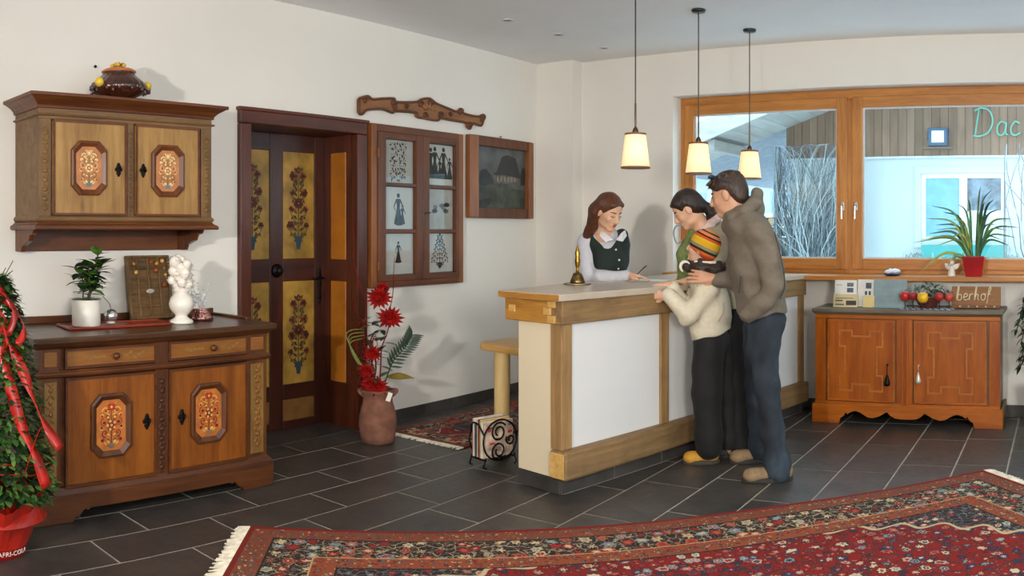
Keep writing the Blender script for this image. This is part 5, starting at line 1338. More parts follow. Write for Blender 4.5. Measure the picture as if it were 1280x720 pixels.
for xx in (-.75, 1.6): MB().prism([(-1.4, roofz(xx) - .16), (.0, roofz(xx) - .16), (.0, roofz(xx) - .02), (-1.4, roofz(xx) - .02)], 'x', xx, xx + .14).build('purlin', wood('#8c8680', '#a39c94', 'y', .7, .8), NH)
# house window
wn = box('window_frame', (g0, .06, h0), (g1, .10, h1), plain('#e9f0f4', .4), NH)
WFM = plain('#eef4f6', .35)
for a, b, c, d in ((g0, h0, g1, h0 + .05), (g0, h1 - .07, g1, h1), (g0, h0 + .05, g0 + .06, h1 - .07), (g1 - .06, h0 + .05, g1, h1 - .07), ((g0 + g1) / 2 - .055, h0 + .05, (g0 + g1) / 2 + .055, h1 - .07)):
    box('sash_bar', (a, .02, b), (c, .07, d), WFM, wn, .004)
box('pane', (g0 + .06, .045, h0 + .05), ((g0 + g1) / 2 - .055, .055, h1 - .07), plain('#7fb2d6', .12, var=.05), wn)
box('pane', ((g0 + g1) / 2 + .055, .045, h0 + .05), (g1 - .06, .055, h1 - .07), plain('#6b7f90', .12, var=.3, scale=6), wn)
box('net_curtain', ((g0 + g1) / 2 + .06, .04, h0 + .05), (g1 - .065, .044, h0 + .42), plain('#dfeaee', .7), wn)
box('surround', (g0 - .09, -.03, h1), (g1 + .09, .0, h1 + .09), NWALL, NH); box('surround', (g0 - .09, -.03, h0 - .1), (g0, .0, h1), NWALL, NH); box('surround', (g1, -.03, h0 - .1), (g1 + .09, .0, h1), NWALL, NH)
fb = MB().prism([(-.28, 0), (-.06, 0), (-.04, .2), (-.30, .2)], 'x', g0 + .05, g1 + .05).build('flower_box', plain('#2f9a96', .5), NH, loc=(0, 0, h0 - .26))
mb = MB(); R = random.Random(77)
for k in range(220):
    xx = R.uniform(g0 - .15, g1 + .1); a = R.uniform(0, 2 * PI)
    p0 = (xx, -.17 + R.uniform(-.08, .08), -.08); mb.tube([p0, (xx + .1 * math.cos(a), p0[1] + .06 * math.sin(a), .02 + R.uniform(-.05, .08)), (xx + .2 * math.cos(a), p0[1] + .1 * math.sin(a), -.02 + R.uniform(-.12, .1))], [.007, .006, .002], 4, mi=k % 2)
tag(mb.build('fir_twigs', [plain('#3c6a66', .8), plain('#a9bcc0', .8)], fb), kind='stuff')
# floodlight and lettering on the boards
FLD = thing('floodlight', 'grey-blue floodlight mounted on the board gable outside', 'floodlight', (-1.72, HY - .05, 2.62))
box('housing', (-.13, -.16, 0), (.13, -.02, .25), plain('#2c5070', .4), FLD, .01); box('lens', (-.08, -.168, .05), (.09, -.158, .21), plain('#dff0fb', .2), FLD)
MB().tube([(-.15, -.08, .1), (-.15, .02, .28), (.15, .02, .28), (.15, -.08, .1)], .012, 6).build('bracket', plain('#5a6a78', .5), FLD)
box('shelf', (-.2, -.2, -.035), (.2, .0, -.015), plain('#6d5a4c', .8), FLD)
NS = thing('script_sign', 'teal handwritten script letters on the board gable outside', 'sign', (-1.30, HY - .05, 2.75))
script(NS, 'Dac', .08, .02, .38, -.03, plain('#5aa890', .4), .013)
# bare climbing shrub on the house corner
CS = thing('bare_climber', 'bare winter climber tangled over the corner of the white house', 'shrub', (-3.55, HY - .25, -.3))
R = random.Random(88); br = [plain('#7d8488', .9), plain('#b0b6b8', .9), plain('#5f686c', .9)]
for k in range(290):
    x0 = R.uniform(-.1, .15); p = Vector((x0, 0, R.uniform(0, .8))); pts = [p.copy()]
    a = R.uniform(-.5, .5)
    for i in range(9):
        a += R.uniform(-.45, .45); a = max(-1.1, min(1.1, a))
        p = p + Vector((math.sin(a) * .26, R.uniform(-.06, .05), math.cos(a) * .30)); 
        p.x = max(-.45, min(.75, p.x)); p.z = min(p.z, 2.95)
        pts.append(p.copy())
    MB().tube(pts, [.007 * (1 - i / 11) + .002 for i in range(10)], 4).build('branch', br[k % 3], CS)
RT = thing('bare_twig_shrub', 'bare twigs of a shrub in front of the white house wall', 'shrub', (-.15, HY - 1.6, -.3))
R = random.Random(91)
for k in range(26):
    p = Vector((R.uniform(-.1, .25), 0, 0)); pts = [p.copy()]; a = R.uniform(-.55, .2)
    for i in range(9):
        a += R.uniform(-.3, .3); p = p + Vector((math.sin(a) * .28, R.uniform(-.05, .05), abs(math.cos(a)) * .32)); p.x = max(-.55, p.x); pts.append(p.copy())
    MB().tube(pts, [.011 * (1 - i / 11) + .002 for i in range(10)], 4).build('branch', br[(k + 2) % 3], RT)
# log stack
R = random.Random(61); LB, LE = plain('#5a4636', .9, var=.2), plain('#c9a47a', .8, var=.2, scale=30)
LSH = thing('log', 'split firewood log', 'log'); bpy.data.objects.remove(LSH)
for row in range(12):
    for c in range(8):
        r = R.uniform(.068, .085); x = -5.75 + c * .175 + (.085 if row % 2 else 0); z = -.21 + row * .165
        lg = thing('firewood_log', 'cut firewood log in the stack beside the white house', 'log', (x, 13.2, z), 0, 'firewood logs stacked outside')
        MB().tube([(0, 0, 0), (0, .5, 0)], r, 9).build('bark', LB, lg); MB().tube([(0, -.004, 0), (0, .004, 0)], r * .86, 9).build('cut_end', LE, lg)
# far white building and trees seen through the left light
FBD = thing('distant_building', 'pale distant building with balconies down the bright street', 'building', (-16.5, 30, -.3))
box('wall', (0, 0, 0), (9.5, 6, 5.6), NWALL, FBD)
for j in range(2):
    bal = box('balcony', (-.2, -.9, 1.5 + 2.3 * j), (9.7, 0, 1.62 + 2.3 * j), plain('#b8b4b0', .7), FBD)
    for k in range(16): box('baluster', (-.1 + .62 * k, -.88, 1.62 + 2.3 * j), (.3 + .62 * k, -.84, 2.4 + 2.3 * j), plain('#c2b8ae', .8), bal)
    for k in range(5): w_ = box('window', (.6 + 1.8 * k, -.03, 1.9 + 2.3 * j), (1.6 + 1.8 * k, .05, 3.2 + 2.3 * j), plain('#9fb4c2', .3), FBD)
MB().prism([(-.8, 5.5), (10.3, 5.5), (4.75, 7.6)], 'y', -1.2, 7).build('roof', plain('#d9dfe6', .9), FBD)
# ------------------------------------------------------------------ people: smooth distance-field figures
class Sdf:
    def __init__(s, h): s.h = h; s.p = []
    def cap(s, a, b, ra, rb=None, k=.02, sub=False):
        a = np.array(a, np.float32); b = np.array(b, np.float32); rb = ra if rb is None else rb
        m = max(ra, rb); s.p.append(('c', np.minimum(a, b) - m, np.maximum(a, b) + m, k, sub, (a, b, ra, rb))); return s
    def chain(s, pts, rs, k=.02):
        for i in range(len(pts) - 1): s.cap(pts[i], pts[i + 1], rs[i], rs[i + 1], k)
        return s
    def ell(s, c, r, M=None, k=.02, sub=False):
        c = np.array(c, np.float32); r = np.array(r, np.float32); A = np.eye(3, dtype=np.float32) if M is None else np.array(M, np.float32)
        m = np.full(3, r.max(), np.float32); s.p.append(('e', c - m, c + m, k, sub, (c, r, A))); return s
    def mesh(s, disp=None):
        h = s.h; lo = np.min([p[1] for p in s.p if not p[4]], 0) - 4 * h; hi = np.max([p[2] for p in s.p if not p[4]], 0) + 4 * h
        n = np.ceil((hi - lo) / h).astype(int) + 1
        V = np.full(n, 9.0, np.float32)
        ax = [lo[i] + h * np.arange(n[i], dtype=np.float32) for i in range(3)]
        for typ, a, b, k, sub, q in s.p:
            i0 = np.maximum(np.floor((a - k - 3 * h - lo) / h).astype(int), 0); i1 = np.minimum(np.ceil((b + k + 3 * h - lo) / h).astype(int) + 1, n)
            if np.any(i1 <= i0): continue
            sl = tuple(slice(i0[i], i1[i]) for i in range(3))
            X, Y, Z = np.meshgrid(*(ax[i][sl[i]] for i in range(3)), indexing='ij')
            if typ == 'c':
                A, B, ra, rb = q; d = B - A; L2 = float(d @ d) + 1e-12
                t = np.clip(((X - A[0]) * d[0] + (Y - A[1]) * d[1] + (Z - A[2]) * d[2]) / L2, 0, 1)
                D = np.sqrt((X - A[0] - t * d[0]) ** 2 + (Y - A[1] - t * d[1]) ** 2 + (Z - A[2] - t * d[2]) ** 2) - (ra + (rb - ra) * t)
            else:
                c, r, M = q; P = [(X - c[0]) * M[0, i] + (Y - c[1]) * M[1, i] + (Z - c[2]) * M[2, i] for i in range(3)]
                k0 = np.sqrt(sum((P[i] / r[i]) ** 2 for i in range(3))); k1 = np.sqrt(sum((P[i] / r[i] ** 2) ** 2 for i in range(3))) + 1e-6
                D = k0 * (k0 - 1) / k1
            O = V[sl]
            if sub:
                D = -D; hh = np.maximum(k - np.abs(O - D), 0) / max(k, 1e-6); V[sl] = np.maximum(O, D) + hh * hh * k * .25
            else:
                hh = np.maximum(k - np.abs(O - D), 0) / max(k, 1e-6); V[sl] = np.minimum(O, D) - hh * hh * k * .25
        if disp is not None:
            near = np.abs(V) < .06; I = np.argwhere(near); P = lo + I * h
            V[near] += disp(P).astype(np.float32)
        S_ = V < 0
        c = [S_[i:n[0] - 1 + i, j:n[1] - 1 + j, k_:n[2] - 1 + k_] for i in (0, 1) for j in (0, 1) for k_ in (0, 1)]
        anyc = np.logical_or.reduce(c); allc = np.logical_and.reduce(c); act = anyc & ~allc
        I = np.argwhere(act); idx = -np.ones(act.shape, np.int32); idx[act] = np.arange(len(I))
        acc = np.zeros((len(I), 3)); cnt_ = np.zeros(len(I))
        corners = [(i, j, k_) for i in (0, 1) for j in (0, 1) for k_ in (0, 1)]
        for ca in corners:
            for cb in corners:
                if sum(abs(ca[i] - cb[i]) for i in range(3)) != 1 or ca > cb: continue
                va = V[I[:, 0] + ca[0], I[:, 1] + ca[1], I[:, 2] + ca[2]]; vb = V[I[:, 0] + cb[0], I[:, 1] + cb[1], I[:, 2] + cb[2]]
                m = (va < 0) != (vb < 0); t = np.where(m, va / np.where(m, va - vb, 1), 0)
                p = np.array(ca) + t[:, None] * (np.array(cb) - np.array(ca)); acc[m] += p[m]; cnt_[m] += 1
        verts = lo + h * (I + acc / cnt_[:, None])
        faces = []
        for axn in range(3):
            d = [0, 0, 0]; d[axn] = 1; u, w = [(1, 2), (2, 0), (0, 1)][axn]
            sa = S_[:n[0] - d[0], :n[1] - d[1], :n[2] - d[2]]; sb = S_[d[0]:, d[1]:, d[2]:]
            E = np.argwhere(sa != sb); E = E[(E[:, u] > 0) & (E[:, w] > 0) & (E[:, u] < n[u] - 1) & (E[:, w] < n[w] - 1)]
            if not len(E): continue
            q = []
            for du, dw in ((-1, -1), (0, -1), (0, 0), (-1, 0)):
                e = E.copy(); e[:, u] += du; e[:, w] += dw; q.append(idx[e[:, 0], e[:, 1], e[:, 2]])
            q = np.stack(q, 1); fl_ = sb[E[:, 0], E[:, 1], E[:, 2]]; q[fl_] = q[fl_][:, ::-1]; faces.append(q)
        return verts, np.concatenate(faces)
    def build(s, name, mats, parent=None, disp=None, pick=None, smooth=2):
        v, f = s.mesh(disp)
        me = bpy.data.meshes.new(name)
        me.vertices.add(len(v)); me.vertices.foreach_set('co', v.astype(np.float32).ravel())
        me.loops.add(len(f) * 4); me.loops.foreach_set('vertex_index', f.astype(np.int32).ravel())
        me.polygons.add(len(f)); me.polygons.foreach_set('loop_start', np.arange(0, len(f) * 4, 4, dtype=np.int32))
        try: me.polygons.foreach_set('loop_total', np.full(len(f), 4, np.int32))
        except Exception: pass
        mats = mats if isinstance(mats, list) else [mats]
        for m in mats: me.materials.append(m)
        if pick is not None: me.polygons.foreach_set('material_index', pick(v[f].mean(1)).astype(np.int32))
        me.polygons.foreach_set('use_smooth', np.ones(len(f), bool))
        me.update(calc_edges=True); me.validate()
        o = link(name, me, parent)
        if smooth:
            m = o.modifiers.new('relax', 'SMOOTH'); m.factor = .5; m.iterations = smooth
        return o
def folds(amp, seed=0, fx=(26, 20, 17)):
    def d(P):
        x, y, z = P[:, 0], P[:, 1], P[:, 2]
        a = np.sin(fx[0] * x + 9 * z + seed + 1.7 * np.sin(7 * z + seed)) * np.sin(fx[1] * z - 11 * y + 2.2 * np.sin(6 * x + seed))
        b = np.sin(fx[2] * 2.3 * z + 14 * x + seed * 2 + np.sin(19 * y)) * .6
        return amp * (a + b * .6)
    return d
def unit(v): v = Vector(v); return v.normalized()
class Fig:
    """figure frame: local x to the viewer's right, y away, z up; R0 = distance of the root from the lens"""
    def __init__(s, u0, R0): s.u0, s.R0 = u0, R0
    def __call__(s, u, v, Y=0.0):
        r = s.R0 + Y; return ((u - s.u0) / F * r, Y, CAMH + (V0 - v) * r / F)
    def root(s):
        a = (s.u0 - 640) / F - YAW; return (s.R0 * math.sin(a), s.R0 * math.cos(a), 0.0), -a
def frame(f, up=(0, 0, 1)):
    f = unit(f); sd = f.cross(Vector(up)).normalized(); u = sd.cross(f).normalized(); return f, u, sd     # sd = person's right
def head(sd_, c, f, up=(0, 0, 1), s=1.0, female=False):
    c = Vector(c); f, u, r = frame(f, up); M = np.array([[r[i], f[i], u[i]] for i in range(3)])
    P = lambda a, b, d: tuple(c + r * a * s + f * b * s + u * d * s)
    sd_.ell(P(0, -.012, .022), (.073 * s, .093 * s, .092 * s), M, .02)
    jw = .049 if female else .054
    sd_.ell(P(0, .028, -.045), (jw * s, .060 * s, .071 * s), M, .03)
    sd_.ell(P(0, .066, -.098), (.026 * s, .022 * s, .018 * s), M, .02)
    for q in (-1, 1):
        sd_.ell(P(q * .034, .060, -.028), (.018 * s, .015 * s, .018 * s), M, .02)       # cheeks
        sd_.ell(P(q * .032, .088, .008), (.015 * s, .012 * s, .009 * s), M, .010, True)  # sockets
        sd_.ell(P(q * .075, -.008, -.012), (.009 * s, .020 * s, .032 * s), M, .008)     # ears
        sd_.ell(P(q * (.030 if female else .038), .018, -.085), (.014 * s, .03 * s, .015 * s), M, .02)
    sd_.cap(P(0, .084, .012), P(0, .104, -.028), .008 * s, .0125 * s, .012)
    sd_.ell(P(0, .094, -.036), (.017 * s, .012 * s, .009 * s), M, .008)
    sd_.ell(P(0, .082, -.066), (.022 * s, .012 * s, .010 * s), M, .010)
    sd_.ell(P(0, .087, -.062), (.026 * s, .006 * s, .0018 * s), M, .004, True)
    return P, M
def face_bits(par, P, M, s, lip, brow, eye=True):
    for q in (-1, 1):
        if eye:
            MB().ball(P(q * .032, .0775, .004), (.0115 * s, .006 * s, .0045 * s), 10, 8, M=Matrix([list(x) for x in M])).build('eye', plain('#8a7468', .3), par, smooth=True)
            MB().ball(P(q * .032, .0822, .004), (.0045 * s, .0015 * s, .004 * s), 8, 6, M=Matrix([list(x) for x in M])).build('iris', plain('#2a1c14', .2), par, smooth=True)
        MB().tube([P(q * .014, .082, .024), P(q * .032, .077, .029), P(q * .05, .062, .024)], [.003 * s, .0035 * s, .002 * s], 6).build('eyebrow', brow, par, smooth=True)
    MB().ball(P(0, .0915, -.0565), (.02 * s, .005 * s, .0045 * s), 10, 6, M=Matrix([list(x) for x in M])).ball(P(0, .090, -.068), (.018 * s, .006 * s, .005 * s), 10, 6, M=Matrix([list(x) for x in M])).build('lips', lip, par, smooth=True)
def hand(sd_, w, d, n, s=1.0, curl=.5, thumb=1, spread=.12):
    """wrist point, finger direction, palm normal (towards the held thing), thumb side sign"""
    w = Vector(w); d = unit(d); n = Vector(n); n = (n - d * n.dot(d)).normalized(); r = d.cross(n).normalized() * thumb
    P = lambda a, b, c: tuple(w + d * a * s + r * b * s + n * c * s)
    sd_.cap(P(-.02, 0, 0), P(.03, .005, 0), .023 * s, .022 * s, .02)
    for b in (-.026, -.009, .009, .026): sd_.cap(P(.02, b * .6, 0), P(.082, b, 0), .014 * s, .0125 * s, .012)
    for i, (b, L) in enumerate(((.028, .072), (.0095, .080), (-.0095, .074), (-.028, .058))):
        p = Vector(P(.082, b, 0)); a = .25 * curl; q = [p]; dd = (d + r * spread * (b / .028)).normalized()
        for seg, fr in enumerate((.45, .30, .25)):
            a_ = a + curl * (.35 + .5 * seg); v = dd * math.cos(a_) + n * math.sin(a_); p = p + v * (L * fr * s); q.append(p)
        rs = (.0095, .0088, .008, .0068); sd_.chain([tuple(x) for x in q], [x * s for x in rs], .004)
    q = [P(.018, .024, .006), P(.04, .046, .014), P(.066, .054, .020), P(.088, .052, .026)]
    sd_.chain(q, [.014 * s, .012 * s, .0105 * s, .008 * s], .008)
def skin_mat(c):
    t = NT('skin'); n = t.noise(t.coords(), 18, 4); lo = tuple(x * .88 for x in rgb(c)[:3]) + (1,)
    t.col(t.ramp(n, [(.35, lo), (.65, rgb(c))])); t.set(Roughness=.5); t.b.inputs['Subsurface Weight'].default_value = .08
    t.b.inputs['Subsurface Radius'].default_value = (.02, .008, .004); t.b.inputs['Subsurface Scale'].default_value = .3; return t.m
def fabric(c, rough=.85, var=.1, scale=40, weave=220):
    t = NT('cloth_' + c.strip('#')); n = t.noise(t.coords(), scale, 4); w = t.noise(t.coords(), weave, 2)
    lo = tuple(x * (1 - var) for x in rgb(c)[:3]) + (1,); hi = tuple(min(1, x * (1 + var)) for x in rgb(c)[:3]) + (1,)
    t.col(t.ramp(n, [(.3, lo), (.7, hi)])); t.set(Roughness=rough); t.b.inputs['Sheen Weight'].default_value = .03; t.bump(w, .2, .003); return t.m
def denim():
    t = NT('denim'); n = t.noise(t.coords((1, 1, .5)), 7, 5); w = t.noise(t.coords(), 300, 2)
    c = t.ramp(n, [(.3, '#14191f'), (.55, '#28323c'), (.8, '#4a5866')]); t.col(c); t.set(Roughness=.85); t.bump(w, .25, .003); return t.m
def hairm(c1, c2):
    t = NT('hair'); n = t.noise(t.coords((70, 70, 9)), 2.2, 4); t.col(t.ramp(n, [(.3, c1), (.7, c2)])); t.set(Roughness=.42); t.bump(n, .9, .006); return t.m
def shoe(par, heel, toe, w, up_h, mat, sole, name='shoe'):
    h = Vector(heel); t = Vector(toe); d = (t - h).normalized(); L = (t - h).length
    sd_ = Sdf(.006); z = h.z
    sd_.cap((h + d * .045 + Vector((0, 0, z + .05)) - Vector((0, 0, z))), (t - d * .05 + Vector((0, 0, .038))), .042 * w, .036 * w, .02)
    sd_.cap(h + d * .06 + Vector((0, 0, .055)), h + d * .07 + Vector((0, 0, up_h)), .046 * w, .044 * w, .03)
    sd_.ell(h + d * L * .76 + Vector((0, 0, .038)), (.055 * w, .048 * w, .034), None, .03)
    sd_.ell(h + Vector((0, 0, -.05)), (.4, .4, .056), None, .004, True); sd_.ell(t + Vector((0, 0, -.05)), (.3, .3, .056), None, .004, True)
    o = sd_.build(name, mat, par)
    s2 = MB(); sd2 = d.cross(Vector((0, 0, 1))); pts = []
    for k in range(20):
        a = 2 * PI * k / 20; c = h + d * (L * .5); pts.append((c.x + d.x * L * .5 * math.cos(a) + sd2.x * .052 * w * math.sin(a) * (1.08 - .15 * math.cos(a)), c.y + d.y * L * .5 * math.cos(a) + sd2.y * .052 * w * math.sin(a) * (1.08 - .15 * math.cos(a))))
    s2.prism(pts, 'z', z + .001, z + .026).build('sole', sole, o, bevel=.004)
    lc = MB()
    for k in range(4):
        c = h + d * (L * (.42 + .09 * k)) + Vector((0, 0, .092 - .012 * k)); lc.tube([c - sd2 * .02, c + Vector((0, 0, .006)), c + sd2 * .02], .003, 5)
    lc.build('laces', plain('#8a8272', .8), o)
    return o

# ---------------- the man
MN = Fig(955, 5.05); loc, rz = MN.root()
SK = skin_mat('#d09c7c')
b = Sdf(.005); f_ = (-.93, .22, -.30)
hc = MN(909, 243, .12); P, M = head(b, hc, f_, s=1.06)
nk = MN(926, 276, .12); b.cap(P(0, -.03, -.07), nk, .058, .064, .03)
b.chain([nk, MN(944, 320, .12), MN(956, 385, .13)], [.085, .105, .09], .05)
nsh, fsh = MN(948, 292, -.07), MN(926, 290, .30)
nel, nwr = MN(968, 354, -.12), MN(946, 388, -.06)
fel, fwr = MN(925, 352, .30), MN(893, 349, .245)
b.chain([nsh, nel, nwr], [.055, .042, .032]); b.chain([fsh, fel, fwr], [.055, .042, .029])
b.chain([nk, nsh], [.07, .06], .04); b.chain([nk, fsh], [.07, .06], .04)
nh, nkn, nan = MN(958, 392, .02), MN(959, 482, .0), MN(970, 575, .0)
fh, fkn, fan = MN(950, 392, .24), MN(946, 478, .36), MN(949, 560, .42)
b.chain([MN(957, 410, .05), nkn, nan, (nan[0], nan[1], .06)], [.075, .05, .042, .04]); b.chain([MN(951, 410, .22), fkn, fan, (fan[0], fan[1], .06)], [.075, .05, .042, .04])
hd = Vector(MN(868, 345, .24)) - Vector(fwr); hand(b, fwr, hd, (-.1, .8, -.25), 1.08, .35, 1)
hand(b, nwr, (-.55, .65, -.45), (0, .5, 1), .9, .5, 1)
man = b.build('person', SK); man.location = loc; man.rotation_euler = (0, 0, rz)
tag(man, 'person in a grey-brown hooded jacket and blue jeans resting a hand on the child', 'person')
face_bits(man, P, M, 1.06, plain('#a8685a', .5), plain('#2c1e16', .7))
hr = Sdf(.006)
hr.ell(P(0, -.025, .042), (.086, .106, .096), M, .02); hr.ell(P(0, -.07, -.02), (.074, .055, .075), M, .03); hr.ell(P(0, .058, .078), (.058, .034, .03), M, .02)
for k in range(16):
    a_ = (k - 7.5) * .011; hr.cap(P(a_, .05, .085), P(a_ * 1.2 + .004, .088 + .01 * math.sin(k * 2.1), .062 + .012 * math.sin(k * 1.3)), .010, .004, .008)
for k in range(22):
    an = k * .57; hr.cap(P(.05 * math.cos(an), -.02 + .06 * math.sin(an), .10), P(.072 * math.cos(an), -.02 + .085 * math.sin(an), .115 - .02 * abs(math.sin(an * 1.7))), .012, .005, .01)
hr.ell(P(0, .105, -.045), (.10, .085, .105), M, .012, True)
for q in (-1, 1): hr.ell(P(q * .078, .01, -.03), (.02, .03, .05), M, .01, True)
hr.build('hair', hairm('#1f1510', '#4a3426'), man, folds(.0025, 3, (60, 50, 40)))
sg = MB()
for q in (-1, 1): sg.ball(P(q * .036, .050, .118), (.034, .020, .014), 14, 8, M=Matrix([list(x) for x in M]))
sg.tube([P(-.006, .058, .124), P(.006, .058, .124)], .004, 6)
for q in (-1, 1): sg.tube([P(q * .066, .045, .112), P(q * .091, -.01, .08), P(q * .088, -.06, .05)], .003, 6)
sg.build('sunglasses', plain('#3a4a66', .1, .5), man, smooth=True)
JK = fabric('#6e6456', .8, .1)
j = Sdf(.007)
j.chain([MN(934, 285, .12), MN(944, 315, .12), MN(949, 350, .125), MN(954, 400, .13)], [.125, .150, .146, .148], .04)
j.chain([MN(934, 285, .03), MN(944, 330, .02), MN(954, 396, .03)], [.11, .125, .128], .05); j.chain([MN(930, 285, .24), MN(938, 330, .24), MN(949, 396, .23)], [.10, .12, .125], .05)
j.cap((-.0, .1, .972 - 3), (.0, .12, .972 - 3), 3, 3, .006, True)
j.chain([nsh, MN(960, 322, -.11), nel], [.080, .070, .064], .02); j.chain([nel, MN(955, 376, -.115), MN(936, 391, -.075)], [.064, .060, .052], .015)
j.chain([fsh, fel], [.085, .07], .03); j.chain([fel, MN(900, 350, .25)], [.068, .05], .02)
j.chain([nk, nsh], [.09, .085], .04); j.chain([nk, fsh], [.09, .085], .04)
j.chain([MN(914, 278, .12), MN(926, 268, .02)], [.045, .04], .03); j.chain([MN(914, 278, .12), MN(924, 268, .22)], [.045, .04], .03)
j.ell(P(0, .02, -.03), (.085, .10, .085), M, .02, True)
jk = j.build('jacket', JK, man, folds(.0095, 1.3, (30, 24, 22)))
j = Sdf(.006); j.chain([MN(915, 272, .0), MN(932, 264, -.02), MN(943, 254, .03), MN(946, 242, .11), MN(941, 252, .22), MN(926, 266, .24)], [.026, .036, .036, .030, .034, .028], .025)
j.chain([MN(932, 268, .10), MN(944, 262, .12), MN(946, 250, .12)], [.065, .055, .035], .03); j.chain([MN(914, 276, .12), MN(915, 272, .0)], [.026, .03], .02)
j.ell(P(0, .01, -.02), (.088, .105, .09), M, .015, True)
j.build('hood', JK, man, folds(.005, 3.3, (40, 30, 30)))
MB().tube([MN(926, 345, -.125), MN(924, 366, -.125)], .004, 5).build('pocket_zip', plain('#3a342c', .6), jk)
MB().tube([MN(926, 396, -.135), MN(936, 403, -.15), MN(946, 398, -.15)], .005, 6).build('cuff_seam', plain('#4e463b', .8), jk)
MB().tube(spline([MN(968, 290, -.13), MN(976, 320, -.175), MN(981, 355, -.17), MN(975, 374, -.17)], 5), .0035, 5).build('sleeve_seam', plain('#3e3a36', .8), jk)
tr = Sdf(.007)
tr.ell(MN(957, 399, .13), (.128, .19, .075), None, .04)
tr.chain([MN(957, 410, .02), MN(954, 434, .01), nkn, MN(966, 540, 0), (nan[0] + .01, nan[1], .10), (nan[0] + .01, nan[1], .05)], [.110, .090, .070, .064, .074, .078], .04)
tr.chain([MN(951, 410, .23), MN(948, 432, .28), fkn, fan, (fan[0], fan[1], .07)], [.108, .09, .07, .066, .073], .04)
tr.cap((-1, .1, -.04), (1, .1, -.04), .065, .065, .003, True)
tr.build('jeans', denim(), man, folds(.004, 5, (20, 26, 24)))
SHO = fabric('#8a7050', .7, .2); SOL = plain('#2c2620', .7)
shoe(man, (nan[0] + .10, nan[1] + .02, 0), (nan[0] - .20, nan[1] - .05, 0), 1.0, .10, SHO, SOL)
shoe(man, (fan[0] + .09, fan[1] + .02, 0), (fan[0] - .19, fan[1] - .06, 0), 1.0, .10, SHO, SOL)

# ---------------- the woman
WM = Fig(908, 5.66); loc, rz = WM.root()
SKW = skin_mat('#deb090')
b = Sdf(.005); hc = WM(858, 262, -.06); P, M = head(b, hc, (-.80, -.05, -.60), s=.98, female=True)
nk = WM(884, 292, .0); b.cap(P(0, -.03, -.07), nk, .046, .05, .03)
b.chain([nk, WM(897, 335, .02), WM(916, 398, .03)], [.09, .115, .125], .05)
ns, fs_ = WM(897, 298, -.15), WM(890, 298, .16)
b.chain([nk, ns], [.05, .048], .03); b.chain([nk, fs_], [.05, .048], .03)
ne, nw = WM(896, 356, -.17), WM(858, 352, -.10); fe, fw = WM(872, 345, .18), WM(850, 352, .10)
b.chain([ns, ne, nw], [.045, .036, .026]); b.chain([fs_, fe, fw], [.045, .036, .026])
hand(b, nw, (-.9, .3, -.05), (0, 0, -1), .9, .3, -1); hand(b, fw, (-.9, -.2, -.05), (0, 0, -1), .9, .3, 1)
nh, fh = WM(918, 405, -.07), WM(916, 405, .11)
b.chain([nh, WM(920, 490, -.07), WM(926, 572, -.07), (WM(926, 572, -.07)[0], -.07, .06)], [.085, .055, .04, .038]); b.chain([fh, WM(916, 490, .13), WM(920, 560, .15), (WM(920, 560, .15)[0], .15, .06)], [.085, .055, .04, .038])
wm = b.build('person', SKW); wm.location = loc; wm.rotation_euler = (0, 0, rz)
tag(wm, 'person with a dark ponytail and beige jacket bending over the counter behind the child', 'person')
face_bits(wm, P, M, .98, plain('#b06a62', .5), plain('#2a1a14', .7))
hr = Sdf(.006); HB_ = hairm('#140d0a', '#33221a')
hr.ell(P(0, -.028, .036), (.083, .102, .092), M, .02); hr.ell(P(0, -.06, -.02), (.07, .055, .06), M, .03); hr.ell(P(0, .045, .072), (.058, .03, .026), M, .02)
hr.ell(P(0, .112, -.045), (.11, .092, .12), M, .015, True)
for q in (-1, 1): hr.ell(P(q * .08, .012, -.035), (.024, .04, .05), M, .01, True)
hr.chain([P(0, -.085, -.01), WM(885, 260, -.05), WM(889, 266, -.05), WM(886, 276, -.06)], [.05, .03, .034, .018], .02)
hr.build('hair', HB_, wm, folds(.0015, 2, (70, 60, 50)))
MB().ball(WM(882, 258, -.05), (.024, .028, .028), 10, 8).build('hair_tie', plain('#1c1a22', .6), wm, smooth=True)
j = Sdf(.007); BJ = fabric('#aaa08a', .85, .1)
j.chain([WM(894, 300, .02), WM(903, 340, .03), WM(914, 392, .03)], [.13, .145, .155], .05); j.chain([nk, ns], [.075, .078], .04); j.chain([nk, fs_], [.075, .078], .04)
j.chain([ns, ne], [.075, .062], .03); j.chain([ne, WM(866, 352, -.11)], [.060, .045], .02); j.chain([fs_, fe], [.072, .06], .03); j.chain([fe, WM(858, 352, .11)], [.058, .045], .02)
j.ell(P(0, .02, -.03), (.082, .10, .085), M, .02, True)
j.build('jacket', BJ, wm, folds(.007, 4.1))
c_ = Sdf(.006); c_.chain([WM(878, 288, -.10), WM(888, 280, -.10), WM(897, 272, -.05), WM(900, 270, .04)], [.022, .026, .026, .022], .02); c_.chain([WM(880, 292, -.11), WM(890, 288, -.12)], [.02, .024], .02)
c_.build('collar', fabric('#dcc0b8', .8), wm)
g = Sdf(.007); g.chain([WM(866, 296, -.04), WM(858, 320, -.03), WM(858, 348, -.02)], [.05, .062, .06], .04); g.chain([WM(872, 300, .08), WM(866, 330, .08), WM(866, 352, .08)], [.05, .06, .06], .04)
g.build('green_scarf', fabric('#6a7a46', .9, .2), wm, folds(.006, 7, (40, 20, 30)))
MB().tube(spline([WM(852, 282, -.08), WM(845, 283, -.09), WM(842, 292, -.09), WM(846, 304, -.09), WM(852, 300, -.09)], 6), .006, 6).build('lanyard', plain('#8a8f94', .5), wm, smooth=True)
BLKP = fabric('#0f0e0f', .8, .2)
t_ = Sdf(.008); t_.ell(WM(917, 408, .02), (.15, .18, .12), None, .05)
